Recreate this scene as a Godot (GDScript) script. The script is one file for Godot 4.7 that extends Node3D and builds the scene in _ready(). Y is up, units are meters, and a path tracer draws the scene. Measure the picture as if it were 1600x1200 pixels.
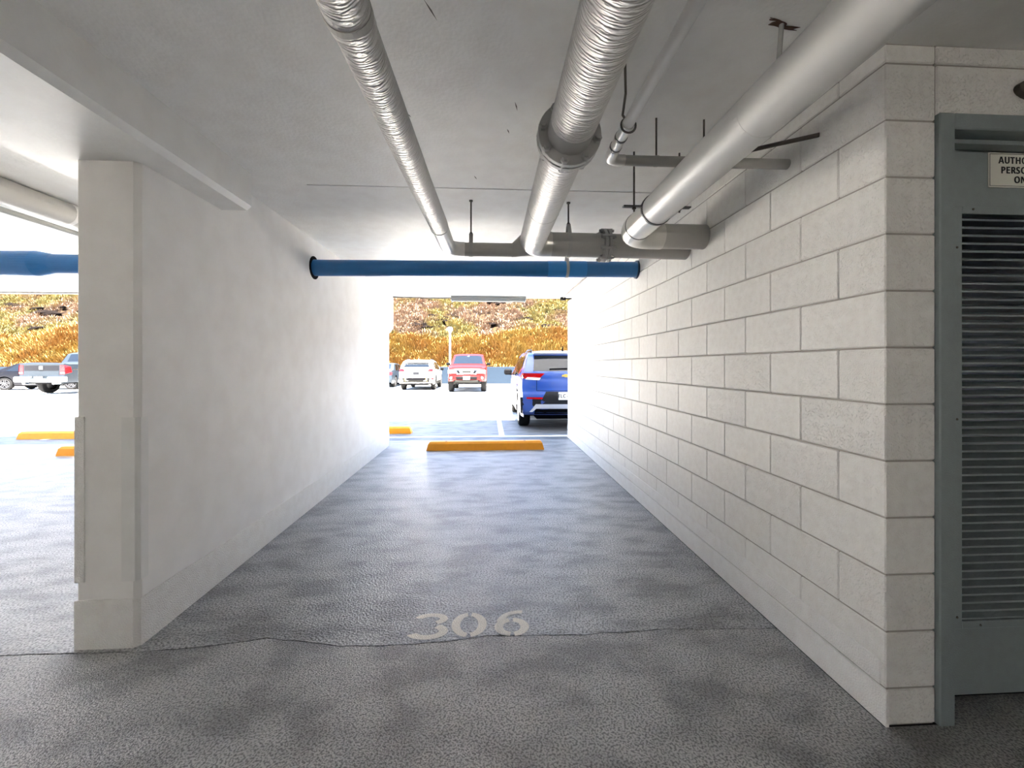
extends Node3D
# A parking stall under a concrete deck, seen from the aisle, with a sunlit lot and a dry hillside beyond.
# World: x right, y up, the stall runs along -z; the camera stands at the origin.

const CH := 1.287          # camera height
const CEIL := 2.437        # underside of the slab
const WL := -1.598         # face of the left wall
const WR := 1.411          # face of the right wall
const SLAB_END := 7.1      # where the slab over the stall ends

var M := {}
var used := {}
var rng := RandomNumberGenerator.new()

func _ready() -> void:
	rng.seed = 7
	make_camera_and_light()
	make_materials()
	make_floor()
	make_ceiling()
	make_walls()
	make_block_wall()
	make_door()
	make_enclosure()
	make_outdoors()
	make_hill()
	make_pipes()
	make_fixtures()
	make_wheel_stops()
	make_vehicles()

# ------------------------------------------------------------------ camera, sky, sun
func make_camera_and_light() -> void:
	var cam := Camera3D.new()
	cam.name = "camera"
	cam.projection = Camera3D.PROJECTION_FRUSTUM
	cam.near = 0.05
	cam.far = 400.0
	cam.size = 2.0 * 0.05 * 600.0 / 650.0
	cam.frustum_offset = Vector2(0.0, -29.0 / 650.0 * 0.05)
	add_child(cam)
	cam.position = Vector3(0, CH, 0)
	cam.rotation = Vector3(0, -atan(36.0 / 650.0), 0)
	cam.current = true

	var env := Environment.new()
	env.background_mode = Environment.BG_SKY
	var sky := Sky.new()
	var sm := ProceduralSkyMaterial.new()
	sm.sky_top_color = Color(0.58, 0.69, 0.86)
	sm.sky_horizon_color = Color(0.93, 0.945, 0.97)
	sm.sky_curve = 0.14
	sm.ground_bottom_color = Color(0.45, 0.42, 0.38)
	sm.ground_horizon_color = Color(0.72, 0.70, 0.66)
	sm.sun_angle_max = 1.0
	sky.sky_material = sm
	env.sky = sky
	env.background_energy_multiplier = 1.1
	env.tonemap_mode = Environment.TONE_MAPPER_LINEAR
	env.tonemap_exposure = 9.0
	env.sdfgi_enabled = true
	env.ssao_enabled = true
	env.ssil_enabled = true
	var we := WorldEnvironment.new()
	we.name = "world_environment"
	we.environment = env
	add_child(we)

	var sun := DirectionalLight3D.new()
	sun.name = "sun"
	sun.light_color = Color(1.0, 0.975, 0.94)
	sun.light_energy = 6.5
	sun.light_angular_distance = 0.55
	sun.shadow_enabled = true
	add_child(sun)
	# high sun from behind the camera, a little from the left
	sun.rotation = Vector3(deg_to_rad(-72.0), deg_to_rad(-4.0), 0)

# ------------------------------------------------------------------ mesh helpers
func mb() -> SurfaceTool:
	var st := SurfaceTool.new()
	st.begin(Mesh.PRIMITIVE_TRIANGLES)
	st.set_smooth_group(-1)
	return st

func tri(st: SurfaceTool, a: Vector3, b: Vector3, c: Vector3) -> void:
	st.add_vertex(a); st.add_vertex(b); st.add_vertex(c)

# corners run clockwise as seen from outside
func quad(st: SurfaceTool, a: Vector3, b: Vector3, c: Vector3, d: Vector3) -> void:
	tri(st, a, b, c)
	tri(st, a, c, d)

func tri_out(st: SurfaceTool, a: Vector3, b: Vector3, c: Vector3, mid: Vector3) -> void:
	var n := (c - a).cross(b - a)
	if n.dot((a + b + c) / 3.0 - mid) < 0.0:
		tri(st, a, c, b)
	else:
		tri(st, a, b, c)

func quad_out(st: SurfaceTool, a: Vector3, b: Vector3, c: Vector3, d: Vector3, mid: Vector3) -> void:
	var n := (c - a).cross(b - a) + (d - a).cross(c - a)
	if n.dot((a + b + c + d) / 4.0 - mid) < 0.0:
		tri(st, a, c, b); tri(st, a, d, c)
	else:
		tri(st, a, b, c); tri(st, a, c, d)

# box between two corners with chamfered edges
func box(st: SurfaceTool, lo: Vector3, hi: Vector3, bev := 0.0, xf := Transform3D()) -> void:
	var mid: Vector3 = xf * ((lo + hi) * 0.5)
	var b: float = minf(bev, 0.45 * minf(minf(hi.x - lo.x, hi.y - lo.y), hi.z - lo.z))
	if b <= 0.0:
		var p: Array[Vector3] = []
		for i in 8:
			p.append(xf * Vector3(hi.x if i & 1 else lo.x, hi.y if i & 2 else lo.y, hi.z if i & 4 else lo.z))
		for f in [[0, 1, 3, 2], [4, 5, 7, 6], [0, 1, 5, 4], [2, 3, 7, 6], [0, 2, 6, 4], [1, 3, 7, 5]]:
			quad_out(st, p[f[0]], p[f[1]], p[f[2]], p[f[3]], mid)
		return
	# vertex (corner, axis): the corner pulled in along the other two axes
	var v := {}
	for i in 8:
		for ax in 3:
			var q := Vector3(hi.x if i & 1 else lo.x, hi.y if i & 2 else lo.y, hi.z if i & 4 else lo.z)
			for k in 3:
				if k != ax:
					q[k] += -b if i & (1 << k) else b
			v[i * 3 + ax] = xf * q
	for f in [[0, 2, 6, 4, 0], [1, 3, 7, 5, 0], [0, 1, 5, 4, 1], [2, 3, 7, 6, 1], [0, 1, 3, 2, 2], [4, 5, 7, 6, 2]]:
		quad_out(st, v[f[0] * 3 + f[4]], v[f[1] * 3 + f[4]], v[f[2] * 3 + f[4]], v[f[3] * 3 + f[4]], mid)
	for ax in 3:
		var a1 := (ax + 1) % 3
		var a2 := (ax + 2) % 3
		for m1 in 2:
			for m2 in 2:
				var i0: int = (m1 << a1) | (m2 << a2)
				var i1: int = i0 | (1 << ax)
				quad_out(st, v[i0 * 3 + a1], v[i1 * 3 + a1], v[i1 * 3 + a2], v[i0 * 3 + a2], mid)
	for i in 8:
		tri_out(st, v[i * 3], v[i * 3 + 1], v[i * 3 + 2], mid)

func frame_of(d: Vector3) -> Array:
	var up := Vector3.UP if absf(d.y) < 0.9 else Vector3.RIGHT
	var a := d.cross(up).normalized()
	return [a, a.cross(d).normalized()]

# swept round tube along points; uv: u round, v metres along
func tube(st: SurfaceTool, pts: Array, r, n := 20, caps := true) -> void:
	st.set_smooth_group(1)
	var rings := []
	var along := [0.0]
	var d0: Vector3 = (pts[1] - pts[0]).normalized()
	var fr := frame_of(d0)
	var a: Vector3 = fr[0]
	for i in pts.size():
		var d: Vector3
		if i == 0: d = d0
		elif i == pts.size() - 1: d = (pts[i] - pts[i - 1]).normalized()
		else: d = ((pts[i] - pts[i - 1]).normalized() + (pts[i + 1] - pts[i]).normalized()).normalized()
		if i > 0: along.append(along[i - 1] + (pts[i] - pts[i - 1]).length())
		a = (a - d * a.dot(d)).normalized()
		var b := a.cross(d).normalized()
		var rr: float = r[i] if r is Array else r
		var ring := []
		for k in n + 1:
			var t := TAU * k / n
			ring.append(pts[i] + (a * cos(t) + b * sin(t)) * rr)
		rings.append(ring)
	for i in pts.size() - 1:
		var mid: Vector3 = (pts[i] + pts[i + 1]) * 0.5
		for k in n:
			var q := [rings[i][k], rings[i + 1][k], rings[i + 1][k + 1], rings[i][k + 1]]
			var uv := [Vector2(float(k) / n, along[i]), Vector2(float(k) / n, along[i + 1]), Vector2(float(k + 1) / n, along[i + 1]), Vector2(float(k + 1) / n, along[i])]
			var nn: Vector3 = (q[2] - q[0]).cross(q[1] - q[0])
			var c: Vector3 = (q[0] + q[1] + q[2] + q[3]) / 4.0
			var order := [0, 1, 2, 0, 2, 3] if nn.dot(c - mid) >= 0.0 else [0, 2, 1, 0, 3, 2]
			for j in order:
				st.set_uv(uv[j])
				st.add_vertex(q[j])
	st.set_smooth_group(-1)
	if caps:
		for e in [0, pts.size() - 1]:
			var inner: Vector3 = pts[1] if e == 0 else pts[e - 1]
			for k in n:
				st.set_uv(Vector2.ZERO)
				tri_out(st, pts[e], rings[e][k], rings[e][k + 1], inner)

# solid of revolution round an axis: profile of Vector2(distance along, radius)
func lathe(st: SurfaceTool, base: Vector3, axis: Vector3, prof: Array, n := 24, smooth := false) -> void:
	st.set_smooth_group(2 if smooth else -1)
	var fr := frame_of(axis)
	var a: Vector3 = fr[0]
	var b: Vector3 = fr[1]
	for i in prof.size() - 1:
		for k in n:
			var t0 := TAU * k / n
			var t1 := TAU * (k + 1) / n
			var e0 := a * cos(t0) + b * sin(t0)
			var e1 := a * cos(t1) + b * sin(t1)
			var p: Vector2 = prof[i]
			var q: Vector2 = prof[i + 1]
			var A: Vector3 = base + axis * p.x + e0 * p.y
			var B: Vector3 = base + axis * q.x + e0 * q.y
			var C: Vector3 = base + axis * q.x + e1 * q.y
			var D: Vector3 = base + axis * p.x + e1 * p.y
			# outward: left of the profile's direction
			var dir := q - p
			var nrm: Vector3 = ((e0 + e1) * 0.5) * dir.x - axis * dir.y
			var cen: Vector3 = (A + B + C + D) / 4.0
			if A.distance_to(D) > 1e-6: tri_out(st, A, C, D, cen - nrm)
			if B.distance_to(C) > 1e-6: tri_out(st, A, B, C, cen - nrm)
	st.set_smooth_group(-1)

# polygon (Vector2) extruded: point = o + x*ax + y*ay, from 0 to az
func prism(st: SurfaceTool, poly: PackedVector2Array, o: Vector3, ax: Vector3, ay: Vector3, az: Vector3) -> void:
	var idx := Geometry2D.triangulate_polygon(poly)
	for k in range(0, idx.size(), 3):
		var p := []
		for j in 3:
			p.append(o + ax * poly[idx[k + j]].x + ay * poly[idx[k + j]].y)
		var c: Vector3 = (p[0] + p[1] + p[2]) / 3.0
		tri_out(st, p[0], p[1], p[2], c + az)
		tri_out(st, p[0] + az, p[1] + az, p[2] + az, c)
	var area := 0.0
	for k in poly.size():
		area += poly[k].cross(poly[(k + 1) % poly.size()])
	for k in poly.size():
		var a: Vector2 = poly[k]
		var b: Vector2 = poly[(k + 1) % poly.size()]
		var out := Vector2(b.y - a.y, a.x - b.x) * signf(area)
		var A: Vector3 = o + ax * a.x + ay * a.y
		var B: Vector3 = o + ax * b.x + ay * b.y
		var mid: Vector3 = (A + B) * 0.5 + az * 0.5 - (ax * out.x + ay * out.y)
		quad_out(st, A, B, B + az, A + az, mid)

func obj(called: String, st: SurfaceTool, m: Material, parent: Node = null) -> MeshInstance3D:
	st.generate_normals()
	var o := MeshInstance3D.new()
	o.mesh = st.commit()
	o.material_override = m
	put(o, called, parent)
	return o

func put(o: Node3D, called: String, parent: Node = null) -> void:
	if parent == null or parent == self:
		o.name = numbered(called)
		add_child(o)
	else:
		o.name = called
		parent.add_child(o, true)

func numbered(called: String) -> String:
	if not used.has(called):
		used[called] = 0
		return called
	used[called] += 1
	return "%s_%03d" % [called, used[called]]

func thing(called: String, label: String, category: String, at := Vector3.ZERO, group := "") -> Node3D:
	var o := Node3D.new()
	put(o, called)
	o.position = at
	tag(o, label, category, group)
	return o

func tag(o: Node, label: String, category: String, group := "") -> Node:
	o.set_meta("label", label)
	o.set_meta("category", category)
	if group != "": o.set_meta("group", group)
	return o

func structure(o: Node, label := "", category := "") -> Node:
	o.set_meta("kind", "structure")
	if label != "": o.set_meta("label", label)
	if category != "": o.set_meta("category", category)
	return o

func room(called: String, label: String, category: String) -> Node3D:
	var o := Node3D.new()
	put(o, called)
	structure(o, label, category)
	return o

# ------------------------------------------------------------------ materials
func noise_tex(freq: float, oct: int, sd: int, size := 512, kind := FastNoiseLite.TYPE_SIMPLEX_SMOOTH, ramp: Gradient = null) -> Texture2D:
	var n := FastNoiseLite.new()
	n.noise_type = kind
	n.seed = sd
	n.frequency = freq
	n.fractal_octaves = oct
	if oct == 1: n.fractal_type = FastNoiseLite.FRACTAL_NONE
	var im := n.get_seamless_image(size, size)
	if ramp:
		var out := Image.create_empty(size, size, false, Image.FORMAT_RGB8)
		var lut := []
		for i in 256: lut.append(ramp.sample(i / 255.0))
		for y in size:
			for x in size:
				out.set_pixel(x, y, lut[int(im.get_pixel(x, y).r * 255.0)])
		im = out
	return ImageTexture.create_from_image(im)

func grad(stops: Array) -> Gradient:
	var g := Gradient.new()
	var o := PackedFloat32Array()
	var c := PackedColorArray()
	for s in stops:
		o.append(s[0]); c.append(s[1])
	g.offsets = o
	g.colors = c
	return g

func grey(v: float) -> Color:
	return Color(v, v, v)

func mat(c: Color, rough := 0.6, metal := 0.0, spec := 0.5) -> StandardMaterial3D:
	var m := StandardMaterial3D.new()
	m.albedo_color = c
	m.roughness = rough
	m.metallic = metal
	m.metallic_specular = spec
	return m

func textured(m: StandardMaterial3D, tile: float, albedo: Texture2D, bump: Texture2D, depth_cm: float) -> StandardMaterial3D:
	m.uv1_triplanar = true
	m.uv1_world_triplanar = true
	m.uv1_scale = Vector3.ONE / tile
	m.uv1_triplanar_sharpness = 8.0
	if albedo: m.albedo_texture = albedo
	if bump:
		m.heightmap_enabled = true
		m.heightmap_texture = bump
		m.heightmap_scale = depth_cm
	return m

func detailed(m: StandardMaterial3D, tile: float, tex: Texture2D, stretch := 1.0) -> StandardMaterial3D:
	m.detail_enabled = true
	m.detail_blend_mode = BaseMaterial3D.BLEND_MODE_MUL
	m.detail_uv_layer = BaseMaterial3D.DETAIL_UV_2
	m.detail_albedo = tex
	m.uv2_triplanar = true
	m.uv2_world_triplanar = true
	m.uv2_scale = Vector3(1.0 / stretch, 1.0, 1.0) / tile
	return m

func paint(c: Color, metal := 0.25) -> StandardMaterial3D:
	var m := mat(c, 0.35, metal)
	m.clearcoat_enabled = true
	m.clearcoat = 1.0
	m.clearcoat_roughness = 0.04
	return m

func ripple_tex() -> Texture2D:
	var n := FastNoiseLite.new()
	n.seed = 5
	n.frequency = 0.014
	var w := 256
	var h := 512
	var base := n.get_seamless_image(w, h)
	n.seed = 9
	n.frequency = 0.02
	var amp := n.get_seamless_image(w, h)
	var im := Image.create_empty(w, h, false, Image.FORMAT_L8)
	for y in h:
		for x in w:
			var d: float = base.get_pixel(x, y).r
			var ph: float = float(y) / h * 20.0 + d * 1.6
			var s := 0.5 + 0.5 * sin(TAU * ph)
			im.set_pixel(x, y, grey(s * (0.15 + 0.85 * amp.get_pixel(x, y).r) * 0.8 + d * 0.2))
	return ImageTexture.create_from_image(im)

func make_materials() -> void:
	var fine := noise_tex(0.09, 3, 11)
	var grit := noise_tex(0.16, 2, 12)
	var soft := noise_tex(0.012, 4, 13)
	var cell := noise_tex(0.06, 2, 14, 512, FastNoiseLite.TYPE_CELLULAR)
	var speck := noise_tex(0.2, 2, 15, 512, FastNoiseLite.TYPE_SIMPLEX_SMOOTH, grad([[0.0, grey(0.62)], [0.42, grey(0.86)], [0.6, grey(0.97)], [1.0, grey(1.0)]]))
	var grain := noise_tex(0.10, 3, 22, 512, FastNoiseLite.TYPE_SIMPLEX_SMOOTH, grad([[0.25, grey(0.52)], [0.45, grey(0.84)], [0.58, grey(0.98)], [1.0, grey(1.0)]]))
	var blotch := noise_tex(0.022, 5, 16, 512, FastNoiseLite.TYPE_SIMPLEX_SMOOTH, grad([[0.2, grey(0.74)], [0.45, grey(0.90)], [0.6, grey(0.96)], [0.8, grey(1.0)]]))
	var wall_tone := noise_tex(0.012, 4, 17, 512, FastNoiseLite.TYPE_SIMPLEX_SMOOTH, grad([[0.2, Color(0.975, 0.972, 0.968)], [0.6, Color(0.99, 0.99, 0.988)], [0.9, Color(1, 1, 1)]]))
	var pits := noise_tex(0.09, 3, 18, 512, FastNoiseLite.TYPE_SIMPLEX_SMOOTH, grad([[0.0, grey(0.0)], [0.22, grey(0.25)], [0.30, grey(0.8)], [1.0, grey(1.0)]]))
	M.aisle = detailed(textured(mat(Color(0.76, 0.755, 0.745), 0.38, 0.0, 0.7), 0.55, grain, grit, 0.40), 3.1, blotch, 1.5)
	M.stall = detailed(textured(mat(Color(0.73, 0.73, 0.725), 0.34, 0.0, 0.75), 0.7, grain, fine, 0.35), 2.3, blotch, 2.2)
	M.shade_strip = detailed(textured(mat(Color(0.50, 0.505, 0.51), 0.5), 0.8, speck, fine, 0.3), 2.3, blotch, 2.2)  # lot ground with the building's shade put into its colour
	M.pave = detailed(textured(mat(Color(0.93, 0.92, 0.90), 0.7), 1.2, speck, fine, 0.3), 7.0, blotch)
	M.ceiling = textured(mat(Color(0.945, 0.94, 0.925), 0.58), 1.1, wall_tone, fine, 0.09)
	M.wall = textured(mat(Color(0.95, 0.94, 0.925), 0.58, 0.0, 0.45), 1.6, wall_tone, fine, 0.03)
	M.beam = textured(mat(Color(0.92, 0.915, 0.90), 0.45), 1.3, wall_tone, fine, 0.06)
	M.column = textured(mat(Color(0.92, 0.915, 0.90), 0.5), 1.3, wall_tone, fine, 0.04)
	M.coating = textured(mat(Color(0.95, 0.94, 0.92), 0.5), 0.7, wall_tone, grit, 0.36)
	M.block = []
	for k in 3:
		M.block.append(textured(mat(Color(0.94 - 0.008 * k, 0.93 - 0.008 * k, 0.905 - 0.008 * k), 0.52, 0.0, 0.5), 0.33 + 0.05 * k, wall_tone, pits, 0.24 + 0.08 * k))
	M.mortar = textured(mat(Color(0.66, 0.64, 0.60), 0.8), 0.3, null, grit, 0.15)
	M.steel_grey = textured(mat(Color(0.54, 0.575, 0.57), 0.5), 0.3, wall_tone, fine, 0.05)
	M.sign = mat(Color(0.86, 0.85, 0.80), 0.5)
	M.ink = mat(Color(0.06, 0.06, 0.07), 0.7)
	M.floor_paint = textured(mat(Color(0.98, 0.95, 0.885), 0.42, 0.0, 0.6), 0.55, speck, grit, 0.2)
	M.line = textured(mat(Color(0.92, 0.92, 0.90), 0.7), 0.6, speck, fine, 0.2)
	M.yellow = textured(mat(Color(0.95, 0.62, 0.07), 0.5), 0.6, wall_tone, fine, 0.05)
	var rip := ripple_tex()
	M.jacket = mat(Color(0.80, 0.79, 0.77), 0.40, 0.3)
	M.jacket.uv1_scale = Vector3(1, 4.2, 1)
	M.jacket.heightmap_enabled = true
	M.jacket.heightmap_texture = rip
	M.jacket.heightmap_scale = 1.0
	M.pipe = mat(Color(0.86, 0.85, 0.83), 0.36, 0.1)
	M.pipe_dull = mat(Color(0.68, 0.67, 0.645), 0.5, 0.1)
	M.flange = mat(Color(0.66, 0.655, 0.64), 0.5, 0.1)
	M.band = mat(Color(0.36, 0.35, 0.34), 0.5, 0.5)
	M.bare = mat(Color(0.80, 0.79, 0.76), 0.3, 0.7)
	M.rod = mat(Color(0.36, 0.34, 0.31), 0.55, 0.4)
	M.rust = textured(mat(Color(0.36, 0.24, 0.17), 0.9), 0.2, speck, grit, 0.2)
	M.blue_pipe = textured(mat(Color(0.13, 0.42, 0.66), 0.4), 0.8, wall_tone, fine, 0.05)
	M.blue_coupling = mat(Color(0.15, 0.50, 0.78), 0.38)
	M.blue_dark = mat(Color(0.08, 0.22, 0.34), 0.45)
	M.fixture = mat(Color(0.62, 0.62, 0.60), 0.45, 0.2)
	M.tube_glass = mat(Color(0.92, 0.92, 0.90), 0.25)
	M.black = mat(Color(0.035, 0.035, 0.04), 0.7, 0.0, 0.12)
	M.rubber = mat(Color(0.05, 0.05, 0.053), 0.8, 0.0, 0.25)
	M.trim = mat(Color(0.10, 0.105, 0.115), 0.55, 0.0, 0.3)
	M.trim_grey = mat(Color(0.11, 0.11, 0.105), 0.8, 0.0, 0.1)
	M.glass = mat(Color(0.03, 0.04, 0.055), 0.04, 0.0, 0.5)
	M.chrome = mat(Color(0.88, 0.88, 0.88), 0.12, 1.0)
	M.alloy = mat(Color(0.62, 0.63, 0.64), 0.3, 0.8)
	M.rim_dark = mat(Color(0.16, 0.16, 0.17), 0.45, 0.3)
	M.lamp_body = mat(Color(0.42, 0.43, 0.38), 0.5)
	M.silver = mat(Color(0.78, 0.79, 0.81), 0.35, 0.4)
	M.red_lens = mat(Color(0.62, 0.03, 0.05), 0.12)
	M.white_lens = mat(Color(0.88, 0.88, 0.86), 0.1)
	M.amber = mat(Color(0.85, 0.62, 0.18), 0.2)
	M.plate = mat(Color(0.86, 0.86, 0.84), 0.4)
	M.plate_dark = mat(Color(0.07, 0.075, 0.09), 0.5, 0.0, 0.25)
	M.gold = mat(Color(0.80, 0.66, 0.30), 0.3, 0.6)
	M.paint_blue = paint(Color(0.02, 0.235, 0.55), 0.0)
	M.paint_white = paint(Color(0.93, 0.93, 0.93), 0.0)
	M.paint_red = mat(Color(0.30, 0.03, 0.026), 0.35, 0.0, 0.25)
	M.paint_grey = mat(Color(0.10, 0.12, 0.14), 0.35, 0.0, 0.25)
	M.paint_black = mat(Color(0.03, 0.032, 0.05), 0.35, 0.0, 0.25)
	M.paint_slate = mat(Color(0.12, 0.15, 0.18), 0.35, 0.0, 0.25)
	M.lot_wall = textured(mat(Color(0.105, 0.135, 0.17), 0.9, 0.0, 0.1), 2.0, wall_tone, fine, 0.3)
	M.post = mat(Color(0.92, 0.93, 0.93), 0.5)
	M.soil = textured(mat(Color(1, 1, 1), 0.95, 0.0, 0.1), 5.0, noise_tex(0.02, 5, 30, 512, FastNoiseLite.TYPE_SIMPLEX_SMOOTH, grad([[0.2, Color(0.07, 0.05, 0.04)], [0.42, Color(0.13, 0.10, 0.075)], [0.55, Color(0.18, 0.14, 0.105)], [0.75, Color(0.17, 0.135, 0.085)], [0.9, Color(0.20, 0.165, 0.115)]])), noise_tex(0.05, 4, 31), 14.0)
	M.rock = textured(mat(Color(0.075, 0.06, 0.055), 0.95, 0.0, 0.1), 1.0, speck, fine, 2.0)
	M.grass = mat(Color(1, 1, 1), 0.9, 0.0, 0.2)
	M.grass.vertex_color_use_as_albedo = true
	M.grass.backlight_enabled = true
	M.grass.backlight = Color(0.35, 0.28, 0.14)

# ------------------------------------------------------------------ floor
const CRACK := [[-14.0, 1.97], [-4.0, 1.975], [-2.2, 1.965], [-1.566, 1.957], [-1.3, 1.972], [-1.045, 2.02], [-0.86, 1.985], [-0.683, 1.945], [-0.5, 1.936], [-0.336, 1.94], [-0.17, 1.952], [-0.012, 1.982], [0.06, 1.974], [0.2, 1.972], [0.415, 1.962], [0.55, 1.972], [0.664, 1.967], [0.85, 1.985], [1.014, 1.972], [1.2, 1.966], [1.404, 1.958]]

func make_floor() -> void:
	var f := room("floor", "grey coated concrete floor of the parking stall and aisle", "floor")
	# base under both coats: seen only in the joints
	var st := mb()
	box(st, Vector3(-14.2, -0.30, -7.2), Vector3(1.60, -0.012, 11.0))
	box(st, Vector3(1.60, -0.30, -7.4), Vector3(6.4, -0.012, 11.0))
	obj("base_slab", st, mat(Color(0.16, 0.155, 0.15), 0.95), f)
	# a finer version of the joint line between the two coats
	var pts: Array[Vector2] = []
	var n := FastNoiseLite.new()
	n.seed = 3
	n.frequency = 4.0
	for i in CRACK.size() - 1:
		var a := Vector2(CRACK[i][0], CRACK[i][1])
		var b := Vector2(CRACK[i + 1][0], CRACK[i + 1][1])
		var k := maxi(1, int((b.x - a.x) / 0.035))
		for j in mini(k, 60):
			var p := a.lerp(b, float(j) / mini(k, 60))
			pts.append(p + Vector2(0, 0.006 * n.get_noise_1d(p.x * 3.0)))
	pts.append(Vector2(1.404, 1.958))
	st = mb()
	for i in pts.size() - 1:
		var a := pts[i]
		var b := pts[i + 1]
		var ya := 0.0005
		quad(st, Vector3(a.x, ya, -a.y + 0.0), Vector3(b.x, ya, -b.y), Vector3(b.x, ya, -1.8), Vector3(a.x, ya, -1.8))
		quad(st, Vector3(a.x, ya, -a.y), Vector3(a.x, -0.012, -a.y), Vector3(b.x, -0.012, -b.y), Vector3(b.x, ya, -b.y))
	quad(st, Vector3(-14.2, 0.0005, -1.8), Vector3(1.404, 0.0005, -1.8), Vector3(1.404, 0.0005, 11.0), Vector3(-14.2, 0.0005, 11.0))
	quad(st, Vector3(1.404, 0.0005, -1.4035), Vector3(6.4, 0.0005, -1.4035), Vector3(6.4, 0.0005, 11.0), Vector3(1.404, 0.0005, 11.0))
	quad(st, Vector3(1.66, 0.0005, -1.52), Vector3(2.6, 0.0005, -1.52), Vector3(2.6, 0.0005, -1.40), Vector3(1.66, 0.0005, -1.40))
	obj("aisle_coating", st, M.aisle, f)
	st = mb()
	for i in pts.size() - 1:
		var a := pts[i] + Vector2(0, 0.007 + 0.006 * n.get_noise_1d(pts[i].x * 2.0 + 50.0))
		var b := pts[i + 1] + Vector2(0, 0.007 + 0.006 * n.get_noise_1d(pts[i + 1].x * 2.0 + 50.0))
		quad(st, Vector3(a.x, 0, -2.2), Vector3(b.x, 0, -2.2), Vector3(b.x, 0, -b.y), Vector3(a.x, 0, -a.y))
		quad(st, Vector3(a.x, 0, -a.y), Vector3(b.x, 0, -b.y), Vector3(b.x, -0.012, -b.y), Vector3(a.x, -0.012, -a.y))
	quad(st, Vector3(-14.2, 0, -7.2), Vector3(-1.872, 0, -7.2), Vector3(-1.872, 0, -2.2), Vector3(-14.2, 0, -2.2))
	quad(st, Vector3(-1.872, 0, -7.2), Vector3(-1.592, 0, -7.2), Vector3(-1.592, 0, -6.77), Vector3(-1.872, 0, -6.77))
	quad(st, Vector3(-1.592, 0, -7.2), Vector3(1.404, 0, -7.2), Vector3(1.404, 0, -2.2), Vector3(-1.592, 0, -2.2))
	obj("stall_coating", st, M.stall, f)
	# stencilled stall number
	var d3 := mb()
	arc_strip(d3, Vector2(-0.292, 2.128), 0.064, 0.034, 165, -62, 0.040)
	arc_strip(d3, Vector2(-0.298, 2.030), 0.078, 0.044, 58, -158, 0.044)
	paint_part(d3, f, "painted_digit", "stencilled digit 3 in worn cream paint")
	var d0 := mb()
	arc_strip(d0, Vector2(-0.098, 2.075), 0.066, 0.082, 98, 262, 0.042)
	arc_strip(d0, Vector2(-0.098, 2.075), 0.066, 0.082, 82, -82, 0.042)
	paint_part(d0, f, "painted_digit", "stencilled digit 0 in worn cream paint")
	var d6 := mb()
	arc_strip(d6, Vector2(0.155, 2.075), 0.100, 0.090, 80, 172, 0.036)
	arc_strip(d6, Vector2(0.112, 2.045), 0.064, 0.056, 150, 262, 0.042)
	arc_strip(d6, Vector2(0.112, 2.045), 0.064, 0.056, 82, -82, 0.042)
	arc_strip(d6, Vector2(0.112, 2.045), 0.064, 0.056, 100, 150, 0.042)
	paint_part(d6, f, "painted_digit", "stencilled digit 6 in worn cream paint")
	# stall line and threshold line
	st = mb()
	box(st, Vector3(-5.19, 0.0, -6.6), Vector3(-5.09, 0.0025, -2.3))
	obj("painted_line", st, M.line, f)
	st = mb()
	box(st, Vector3(-14.0, 0.0, -6.70), Vector3(-1.9, 0.0025, -6.60))
	obj("painted_line", st, M.line, f)

func paint_part(st: SurfaceTool, parent: Node, called: String, label: String) -> void:
	var o := obj(called, st, M.floor_paint, parent)
	o.set_meta("label", label)

# flat painted arc on the floor; c.y is the distance from the camera
func arc_strip(st: SurfaceTool, c: Vector2, rx: float, rz: float, a0: float, a1: float, w: float, y := 0.0015) -> void:
	var n := 18
	for i in n:
		var p := []
		for j in 2:
			var t := deg_to_rad(lerpf(a0, a1, float(i + j) / n))
			for s in [-0.5, 0.5]:
				var k: float = s * w
				p.append(Vector3(c.x + (rx + k) * cos(t), y, -(c.y + (rz + k * 0.75) * sin(t))))
		quad_out(st, p[0], p[1], p[3], p[2], Vector3(c.x, -5, -c.y))

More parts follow.
